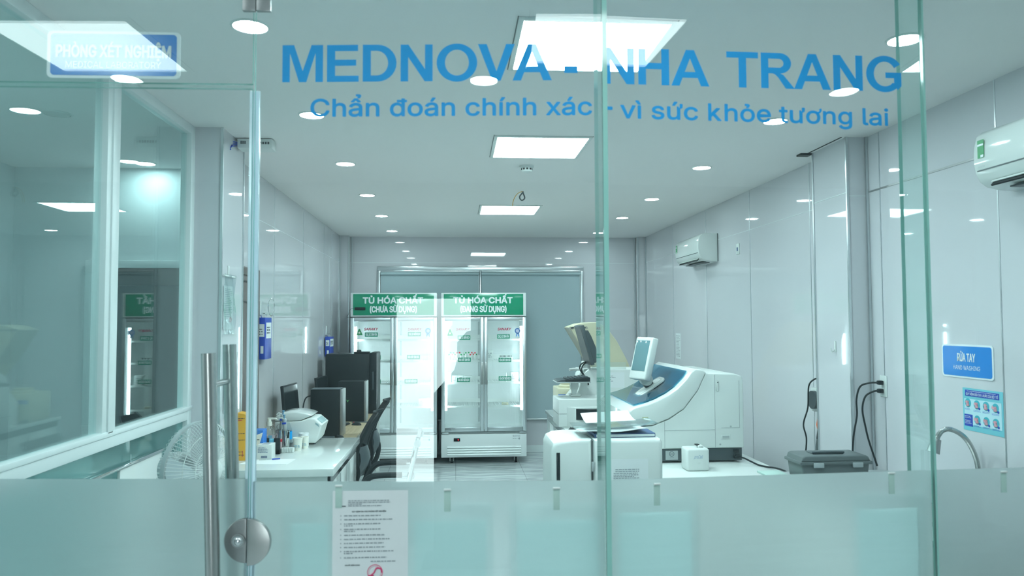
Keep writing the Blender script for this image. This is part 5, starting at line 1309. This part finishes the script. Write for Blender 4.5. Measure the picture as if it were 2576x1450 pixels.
# dark wells seen through the cover
b_ = B(); sheet(b_, [[(x-0.001, yy, z+0.0015) for yy in (Y0+0.07, Y0+0.45, Y1-0.07)] for x, z in cov[1:5]], 0.001); obj('reagent_well', b_, pm('well_blue', (0.20, 0.38, 0.44), 0.3, noise=0.8, nscale=9), t_)
M = Matrix.Translation((1.425, 5.52, 1.272)) @ Matrix.Rotation(math.radians(-34), 4, 'Y')
b_ = B(); prism(b_, rrect(0.26, 0.19, 0.05), 'z', 0, 0.016, 0.004, M=M); obj('screen_tray', b_, white_g, t_)
b_ = B(); prism(b_, rrect(0.21, 0.13, 0.04), 'z', 0.0162, 0.018, M=M); obj('tray_recess', b_, white_d, t_)
b_ = B(); box(b_, -0.02, 0.05, -0.02, 0.02, 0.018, 0.06, 0.006, M=M); obj('pivot', b_, dgrey, t_)
b_ = B(); cyl(b_, M @ Vector((0.02, -0.035, 0.07)), M @ Vector((0.02, 0.035, 0.07)), 0.045); obj('pivot_cover', b_, white_d, t_)
M = Matrix.Translation((1.375, 5.47, 1.495)) @ Matrix.Rotation(math.radians(-70), 4, 'Z') @ Matrix.Rotation(math.radians(-14), 4, 'X')
b_ = B(); box(b_, -0.104, 0.104, -0.030, 0.030, -0.158, 0.158, 0.012, 3, M=M); ts = obj('touchscreen', b_, white_g, t_)
b_ = B(); box(b_, -0.084, 0.084, -0.0318, -0.0302, -0.095, 0.132, 0.001, M=M); obj('display', b_, pm('screen_teal', (0.14, 0.26, 0.29), 0.06), ts)
b_ = B(); box(b_, -0.07, 0.07, 0.030, 0.055, -0.10, 0.09, 0.012, M=M); obj('screen_back', b_, white_d, ts)
# side panel details
b_ = B()
box(b_, 1.773, 1.776, Y0-0.002, Y0+0.001, 0.905, 1.40); box(b_, 1.42, 1.4225, Y0-0.002, Y0+0.001, 0.905, 1.085); box(b_, 1.42, 1.773, Y0-0.002, Y0+0.001, 1.024, 1.026)
box(b_, 1.945, 1.948, Y0-0.002, Y0+0.001, 1.04, 1.36); box(b_, 1.818, 1.948, Y0-0.002, Y0+0.001, 1.036, 1.038)
for x, z in ((1.884, 1.046), (1.808, 0.925)): cyl(b_, (x, Y0-0.004, z), (x, Y0+0.001, z), 0.006, n=10)
obj('panel_seam', b_, lgrey, t_)
obj('latch', box(B(), 1.785, 1.803, Y0-0.010, Y0-0.0005, 1.285, 1.36, 0.007), white_g, t_)
obj('latch_button', box(B(), 1.790, 1.798, Y0-0.0115, Y0-0.0095, 1.345, 1.353, 0.001), dgrey, t_)
b_ = B(); box(b_, 1.815, 1.88, Y0-0.004, Y0-0.0005, 0.960, 0.992, 0.003); ha = obj('grip', b_, white_d, t_)
b_ = B(); box(b_, 1.824, 1.871, Y0-0.0055, Y0-0.0038, 0.966, 0.984); obj('grip_hollow', b_, lgrey, ha)
b_ = B(); quad(b_, (1.284, Y0, 1.10), **FR, a0=-0.02, a1=0.022, b0=-0.0, b1=0.020, lift=0.013); obj('warning_sticker', b_, pm('sticker_olive', (0.50, 0.52, 0.34), 0.5), hd)
obj('base_plinth', box(B(), 1.20, 1.968, Y0+0.02, Y1-0.02, BZ+0.012, 0.90, 0.003), dgrey, t_)
for x in (1.26, 1.90):
    for yy in (Y0+0.1, Y1-0.1): obj('foot', cyl(B(), (x, yy, BZ), (x, yy, BZ+0.014), 0.02), black, t_)
O = Vector((1.425, Y0+0.02, 0.822)); b_ = B(); quad(b_, O, **FR, a0=0.006, a1=0.092, b0=0, b1=0.062, lift=0.001); quad(b_, O, **FR, a0=0.125, a1=0.18, b0=0.0, b1=0.058, lift=0.001); pl = obj('rating_plate', b_, lgrey, t_)
b_ = B(); tube(b_, [O + Vector((0.049+0.016*math.cos(q), -0.002, 0.040+0.016*math.sin(q))) for q in [2*PI*i/24 for i in range(24)]], 0.0018, 5, 0, True)
text(b_, 'UL', O + Vector((0.049, -0.001, 0.033)), cap=0.014, align='C', lift=0.001, **FR); text(b_, 'LISTED', O + Vector((0.049, -0.001, 0.012)), cap=0.006, align='C', lift=0.001, **FR); text(b_, 'CE', O + Vector((0.13, -0.001, 0.006)), cap=0.012, lift=0.001, **FR)
lines(b_, O, **FR, x0=0.13, x1=0.175, ys=(0.048, 0.040, 0.03), h=0.003, seed=31, lift=0.002); obj('plate_print', b_, ink, t_, smooth=False)
b_ = B(); box(b_, 1.905, 1.945, Y0+0.012, Y0+0.021, 0.865, 0.888, 0.003); box(b_, 1.905, 1.948, Y0+0.010, Y0+0.021, 0.826, 0.855, 0.004); obj('power_inlet', b_, black_g, t_)
obj('carry_handle', tube(B(), [(1.695, Y0+0.02, 0.885), (1.695, Y0-0.005, 0.885), (1.715, Y0-0.005, 0.885), (1.722, Y0-0.005, 0.86), (1.722, Y0-0.005, 0.835), (1.715, Y0-0.005, 0.825), (1.695, Y0-0.005, 0.825), (1.695, Y0+0.02, 0.825)], 0.003, 6), chrome, t_)
t_ = thing('mains_lead', 'black mains cord running from the big analyser across the bench top', 'cord', (2.0, 5.0, BZ))
obj('cable', tube(B(), [(1.935, 5.095, 0.838), (1.96, 5.06, 0.835), (1.99, 5.02, 0.82), (2.02, 4.96, 0.8065), (2.045, 4.90, 0.8065), (2.07, 4.80, 0.815), (2.085, 4.72, 0.815), (2.093, 4.66, 0.8065), (2.098, 4.60, 0.806)], 0.006), black, t_)
obj('connector', box(B(), 1.908, 1.945, 5.085, 5.108, 0.828, 0.852, 0.006), black, t_)
# waste jug
t_ = thing('reagent_jug', 'square white plastic jug with handwriting in front of the big analyser', 'jug', (1.562, 4.88, BZ))
obj('body', box(B(), 1.487, 1.637, 4.82, 4.95, BZ, 0.945, 0.014, 3), white, t_)
obj('cap', box(B(), 1.572, 1.605, 4.84, 4.885, 0.943, 0.962, 0.005), white_d, t_)
obj('tube_port', box(B(), 1.562, 1.585, 4.86, 4.90, 0.958, 0.966, 0.002), black, t_)
b_ = B(); text(b_, 'proCell', (1.562, 4.82, 0.882), cap=0.022, width=0.055, align='C', shear=0.3, **FR); obj('handwriting', b_, pm('pen_blue', (0.25, 0.38, 0.55), 0.6), t_, smooth=False)
obj('boss', cyl(B(), (1.567, 4.818, 0.852), (1.567, 4.821, 0.852), 0.008), white_d, t_)

# front box machine on its trolley, document stack on top
t_ = thing('trolley', 'white trolley cabinet under the front machine, behind the frosted glass', 'cabinet', (0.78, 4.13, 0))
obj('case', box(B(), 0.45, 1.11, 3.93, 4.36, 0.08, 0.78, 0.004), white, t_); obj('door', box(B(), 0.46, 1.10, 3.915, 3.93, 0.10, 0.76, 0.003), white, t_)
for x in (0.5, 1.06):
    for yy in (3.98, 4.31): obj('castor', cyl(B(), (x-0.015, yy, 0.04), (x+0.015, yy, 0.04), 0.04), black, t_)
t_ = thing('front_machine', 'white rounded two part machine in front of the big analyser', 'machine', (0.78, 4.12, 0.78))
obj('left_section', prism(B(), [(0.496, 0.78), (0.712, 0.78), (0.712, 1.150), (0.61, 1.152), (0.545, 1.146), (0.511, 1.13), (0.498, 1.10)], 'y', 3.95, 4.34, 0.022), white, t_)
obj('right_section', prism(B(), [(0.722, 0.78), (1.092, 0.78), (1.092, 1.13), (1.08, 1.148), (1.06, 1.150), (0.722, 1.150)], 'y', 3.95, 4.34, 0.022), white, t_)
b_ = B(); box(b_, 0.711, 0.723, 3.975, 4.32, 0.79, 1.140); obj('seam', b_, mgrey, t_)
b_ = B(); box(b_, 0.524, 0.543, 3.9475, 3.955, 0.79, 1.085, 0.002); obj('slot', b_, black_g, t_)
b_ = B(); box(b_, 0.709, 0.724, 3.944, 3.952, 0.985, 1.035, 0.002); obj('latch', b_, lgrey, t_)
O = Vector((0.795, 3.95, 0.80)); b_ = B(); quad(b_, O, **FR, a0=0, a1=0.215, b0=0.0, b1=0.245, lift=0.001); nt_ = obj('instruction_sheet', b_, paper_m, t_)
b_ = B(); lines(b_, O, **FR, x0=0.04, x1=0.17, ys=(0.192, 0.182), h=0.004, seed=33, lift=0.002, ragged=0.05); lines(b_, O, **FR, x0=0.03, x1=0.19, ys=(0.172, 0.163, 0.155, 0.147, 0.139, 0.127, 0.119), h=0.0035, seed=34, lift=0.002); obj('print', b_, ink_l, nt_, smooth=False)
# document stack
t_ = thing('ring_binder', 'slim blue grey binder lying on the front machine', 'binder', (0.90, 4.12, 1.150))
obj('cover', box(B(), 0.735, 1.065, 4.0, 4.24, 1.1505, 1.172, 0.003), navy, t_); obj('pages', box(B(), 0.745, 1.06, 3.997, 4.235, 1.155, 1.168), paper_m, t_)
def wavy(x0, x1, y0, y1, z, amp, ph, lift):
    return [[(x0+(x1-x0)*i/10, y0+(y1-y0)*j/8, z + amp*math.sin(i*0.8+ph)*math.cos(j*0.5+ph) + lift*(i/10)**3 + lift*0.6*((8-j)/8)**4 + amp) for i in range(11)] for j in range(9)]
b_ = B(); sheet(b_, wavy(0.66, 1.02, 3.985, 4.25, 1.176, 0.004, 0.4, 0.012), 0.003); tag(obj('paper_stack', b_, paper_m), 'curled white typed sheets on the binder on the front machine', 'paper')
b_ = B(); sheet(b_, wavy(0.64, 1.09, 3.96, 4.26, 1.190, 0.007, 1.3, 0.022), 0.0015); tag(obj('plastic_sleeve', b_, clear_p), 'crumpled clear plastic sleeve topping the papers on the front machine', 'plastic sleeve')
b_ = B(); sheet(b_, [[(0.70+0.27*i/6, 4.05+0.19*j/6, 1.222+0.012*(i/6)+0.03*(j/6)**2) for i in range(7)] for j in range(7)], 0.002); tag(obj('typed_sheet', b_, paper_m), 'single typed sheet curling up at the back of the paper pile', 'paper')

# compact sampler with dark window
t_ = thing('sampler', 'boxy white analyser with dark curved window at the bench end', 'analyzer', (1.18, 7.15, BZ))
obj('case', box(B(), 0.945, 1.46, 6.955, 7.36, BZ, 1.054, 0.008), white_d, t_)
obj('front_step', prism(B(), [(1.02, 6.955), (1.46, 6.955), (1.46, 6.90), (1.09, 6.90)], 'z', BZ, 0.985, 0.004), white_d, t_)
b_ = B(); prism(b_, [(1.10, 6.899)] + [(1.10+0.30*i/10, 6.899-0.05*math.sin(PI*i/10)) for i in range(1, 10)] + [(1.40, 6.899)], 'z', 0.872, 0.972); obj('window', b_, black_g, t_)
b_ = B(); box(b_, 0.943, 0.9455, 6.96, 7.35, 0.918, 0.922); box(b_, 0.95, 1.45, 6.9535, 6.956, 0.918, 0.922); obj('seam', b_, mgrey, t_)
# immunoassay analyser with keyboard arm and monitor
t_ = thing('arm_analyzer', 'white sloping analyser holding a keyboard arm beside the boxy sampler', 'analyzer', (1.5, 7.7, BZ))
obj('housing', prism(B(), [(1.12, BZ), (1.95, BZ), (1.95, 1.30), (1.30, 1.30), (1.24, 1.25), (1.20, 1.10), (1.12, 1.0)], 'y', 7.38, 7.80, 0.012), white, t_)
obj('arm_post', prism(B(), [(1.115, 1.070), (1.155, 1.070), (1.165, 1.10), (1.185, 1.145), (1.18, 1.20), (1.105, 1.20), (1.10, 1.14), (1.115, 1.10)], 'y', 7.24, 7.30, 0.006), white_g, t_)
obj('arm_foot', box(B(), 1.10, 1.20, 7.22, 7.40, 1.056, 1.075, 0.006), white, t_)
tr = obj('keyboard_tray', box(B(), 0.945, 1.27, 7.06, 7.36, 1.195, 1.205, 0.004), lgrey, t_)
obj('wrist_hook', tube(B(), [(1.11, 7.36, 1.30), (1.16, 7.38, 1.305), (1.25, 7.38, 1.30)], 0.014), white_g, t_)
b_ = B(); box(b_, 1.25, 1.33, 7.42, 7.50, 1.298, 1.38, 0.008); box(b_, 1.20, 1.52, 7.40, 7.56, 1.299, 1.312, 0.004); obj('monitor_foot', b_, white, t_)
obj('screen_guard', box(B(), 1.34, 1.68, 7.385, 7.39, 1.25, 1.37), clear_p, t_)
O = Vector((1.40, 7.38, 1.10)); b_ = B(); quad(b_, O, **FR, a0=0, a1=0.26, b0=0.02, b1=0.17, lift=0.001); nt_ = obj('notice', b_, paper_m, t_)
b_ = B(); lines(b_, O, **FR, x0=0.02, x1=0.17, ys=(0.135, 0.12, 0.10, 0.085), h=0.006, seed=36, lift=0.002); obj('print', b_, ink_l, nt_, smooth=False)
t_ = thing('keyboard', 'black keyboard with wrist rest on the tray of the arm analyser', 'keyboard', (1.12, 7.2, 1.205), 'keyboards')
obj('tray', prism(B(), [(1.02, 1.2055), (1.265, 1.2055), (1.265, 1.245), (1.03, 1.222)], 'y', 7.07, 7.35, 0.004), black, t_)
b_ = B()
for i in range(6):
    for j in range(10): box(b_, 1.045+0.035*i, 1.072+0.035*i, 7.085+0.026*j, 7.105+0.026*j, 1.222+0.0034*i, 1.236+0.0034*i, 0.002, 1)
obj('keys', b_, dgrey, t_)
b_ = B(); prism(b_, [(0.95, 1.2055), (1.03, 1.2055), (1.03, 1.228), (0.99, 1.224), (0.955, 1.212)], 'y', 7.07, 7.35, 0.004); obj('wrist_rest', b_, dgrey, t_)
t_ = thing('monitor', 'thick dark grey monitor seen from its side above the keyboard tray', 'monitor', (1.27, 7.4, 1.312))
M = Matrix.Translation((1.262, 7.30, 1.545)) @ Matrix.Rotation(math.radians(-15), 4, 'Y')
obj('bezel', box(B(), -0.030, 0.004, -0.20, 0.20, -0.19, 0.20, 0.005, M=M), dgrey, t_)
obj('screen', box(B(), -0.0318, -0.030, -0.185, 0.185, -0.17, 0.185, M=M), black, t_)
b_ = B(); prism(b_, [(0.004, -0.175), (0.055, -0.17), (0.062, -0.05), (0.045, 0.08), (0.03, 0.14), (0.004, 0.14)], 'y', -0.19, 0.19, 0.003, M=M); obj('back_shell', b_, dgrey, t_)
b_ = B(); tube(b_, [(1.285, 7.38, 1.38), (1.23, 7.372, 1.355), (1.215, 7.372, 1.31), (1.25, 7.372, 1.25), (1.29, 7.372, 1.20), (1.30, 7.375, 1.15)], 0.007); tube(b_, [(1.29, 7.39, 1.375), (1.245, 7.37, 1.34), (1.235, 7.37, 1.29), (1.275, 7.37, 1.22), (1.31, 7.372, 1.18)], 0.006); obj('cable', b_, black, t_)
# beige analyser with raised lid
t_ = thing('beige_analyzer', 'old beige analyser with its hooded lid raised, at the far bench end', 'analyzer', (1.5, 8.05, BZ))
obj('base', box(B(), 1.065, 1.93, 7.86, 8.28, BZ, 1.075, 0.012), beige, t_)
obj('stripe', box(B(), 1.066, 1.28, 7.8575, 7.861, 0.975, 1.015), pm('stripe_blue', (0.10, 0.20, 0.55), 0.4), t_)
obj('carousel', lathe(B(), [(0, 0), (0.11, 0), (0.11, 0.02), (0.09, 0.03), (0.09, 0.05), (0, 0.055)], (1.20, 8.02, 1.075), 32), beige, t_)
lid = [(1.195, 1.715), (1.30, 1.752), (1.40, 1.763), (1.482, 1.765), (1.535, 1.742), (1.60, 1.695), (1.70, 1.56), (1.80, 1.37), (1.87, 1.20), (1.90, 1.08), (1.62, 1.08), (1.40, 1.37), (1.285, 1.56)]
ld = obj('lid', prism(B(), lid, 'y', 7.88, 8.26, 0.008), beige, t_)
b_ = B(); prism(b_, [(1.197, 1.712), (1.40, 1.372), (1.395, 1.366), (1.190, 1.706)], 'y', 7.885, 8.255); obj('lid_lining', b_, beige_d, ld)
b_ = B()
for i in range(4): prism(b_, [(1.208+0.042*i, 1.700), (1.236+0.042*i, 1.700), (1.240+0.042*i, 1.716), (1.212+0.042*i, 1.716)], 'y', 7.876, 7.881)
obj('vent', b_, dgrey, ld)
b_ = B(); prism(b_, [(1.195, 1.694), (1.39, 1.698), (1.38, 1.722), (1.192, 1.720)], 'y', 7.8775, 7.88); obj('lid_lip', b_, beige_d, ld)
mouse(1.06, 7.79, BZ, 0.4, 'black mouse on the far end of the white bench')
mouse(0.99+0.06, 6.72, BZ, 1.1, 'black mouse on the bench just before the boxy sampler')

# ------------------------------------------------------------------ near right counter: toolbox and sink tap
t_ = thing('sink_counter', 'low side counter with sink along the right wall behind the frosted glass', 'counter', (2.2, 3.8, 0))
obj('worktop', box(B(), 1.90, 2.615, 3.02, 4.47, 0.83, 0.86, 0.003), lgrey, t_)
obj('carcass', box(B(), 1.92, 2.615, 3.04, 4.45, 0.0, 0.83), white, t_)
obj('door', box(B(), 1.905, 1.92, 3.06, 3.74, 0.06, 0.80, 0.002), white_g, t_); obj('door', box(B(), 1.905, 1.92, 3.76, 4.43, 0.06, 0.80, 0.002), white_g, t_)
obj('sink_rim', box(B(), 2.08, 2.54, 3.12, 3.62, 0.857, 0.866, 0.003), steel, t_)
obj('sink_bowl', box(B(), 2.12, 2.50, 3.16, 3.58, 0.8665, 0.868), steel_d, t_)
tag(obj('glass_tray', box(B(), 1.80, 1.935, 4.15, 4.45, 0.8605, 0.873, 0.002), [mint]), 'green edged flat tray beside the toolbox', 'tray')
t_ = thing('toolbox', 'dark grey plastic toolbox with folding handle near the right column', 'toolbox', (2.16, 4.28, 0.86))
obj('bin', prism(B(), [(1.968, 0.861), (2.345, 0.861), (2.357, 0.958), (1.956, 0.958)], 'y', 4.19, 4.38, 0.008), mgrey, t_)
obj('rim', box(B(), 1.943, 2.370, 4.178, 4.392, 0.950, 0.968, 0.005), mgrey, t_)
obj('lid', prism(B(), [(1.952, 0.967), (2.362, 0.967), (2.350, 0.992), (2.335, 1.0), (1.978, 1.0), (1.962, 0.992)], 'y', 4.185, 4.385, 0.008), mgrey, t_)
obj('handle_recess', box(B(), 2.05, 2.23, 4.24, 4.33, 0.999, 1.0035, 0.002), dgrey, t_)
b_ = B(); tube(b_, [(2.055, 4.25, 1.006), (2.06, 4.245, 1.010), (2.22, 4.245, 1.010), (2.225, 4.25, 1.006)], 0.007, 8, 3); obj('handle', b_, dgrey, t_)
for x in (2.05, 2.28): obj('latch', box(B(), x-0.030, x+0.030, 4.170, 4.180, 0.935, 0.962, 0.003), lgrey, t_)
b_ = B()
t_ = thing('gooseneck_tap', 'brushed steel flexible gooseneck tap over the sink at the right wall', 'tap', (2.585, 3.60, 0.866))
neck = [(2.585, 3.60, 1.02), (2.577, 3.60, 1.07), (2.560, 3.60, 1.12), (2.530, 3.60, 1.172), (2.490, 3.60, 1.208), (2.440, 3.60, 1.228), (2.405, 3.60, 1.222), (2.382, 3.60, 1.198), (2.372, 3.60, 1.175)]
P = spline(neck, 14)
obj('flexible_neck', tube(B(), P, 0.0125, 10, 0, rs=[0.0128, 0.0117]*(len(P)//2)), steel, t_)
obj('spray_head', cyl(B(), (2.374, 3.60, 1.18), (2.352, 3.60, 1.115), 0.020, 0.030, 24), steel_d, t_)
b_ = B(); cyl(b_, (2.587, 3.60, 0.866), (2.585, 3.60, 1.02), 0.016); cyl(b_, (2.587, 3.60, 0.866), (2.587, 3.60, 0.88), 0.026); obj('base', b_, steel, t_)
obj('lever', cyl(B(), (2.585, 3.585, 0.93), (2.56, 3.52, 0.96), 0.006), steel, t_)

# ------------------------------------------------------------------ corridor, mirrored in the glass
t_ = thing('information_kiosk', 'dark rounded kiosk in the corridor, its outline mirrored over the right cooler', 'kiosk', (-0.12, -1.4, 0))
prof = [(-0.30, 0.02), (0.30, 0.02), (0.30, 1.1), (0.16, 1.35), (0.13, 1.5), (0.12, 1.64), (0.04, 1.72), (-0.06, 1.70), (-0.13, 1.62), (-0.13, 1.5), (-0.15, 1.42), (-0.30, 1.25)]  # made-up outline that blocks the window's reflection as the viewer's body would
obj('body', prism(B(), [(x-0.04, z) for x, z in prof], 'y', -1.5, -1.3, 0.01), dgrey, t_)
obj('foot', box(B(), -0.42, 0.22, -1.58, -1.22, 0, 0.03, 0.005), black, t_)
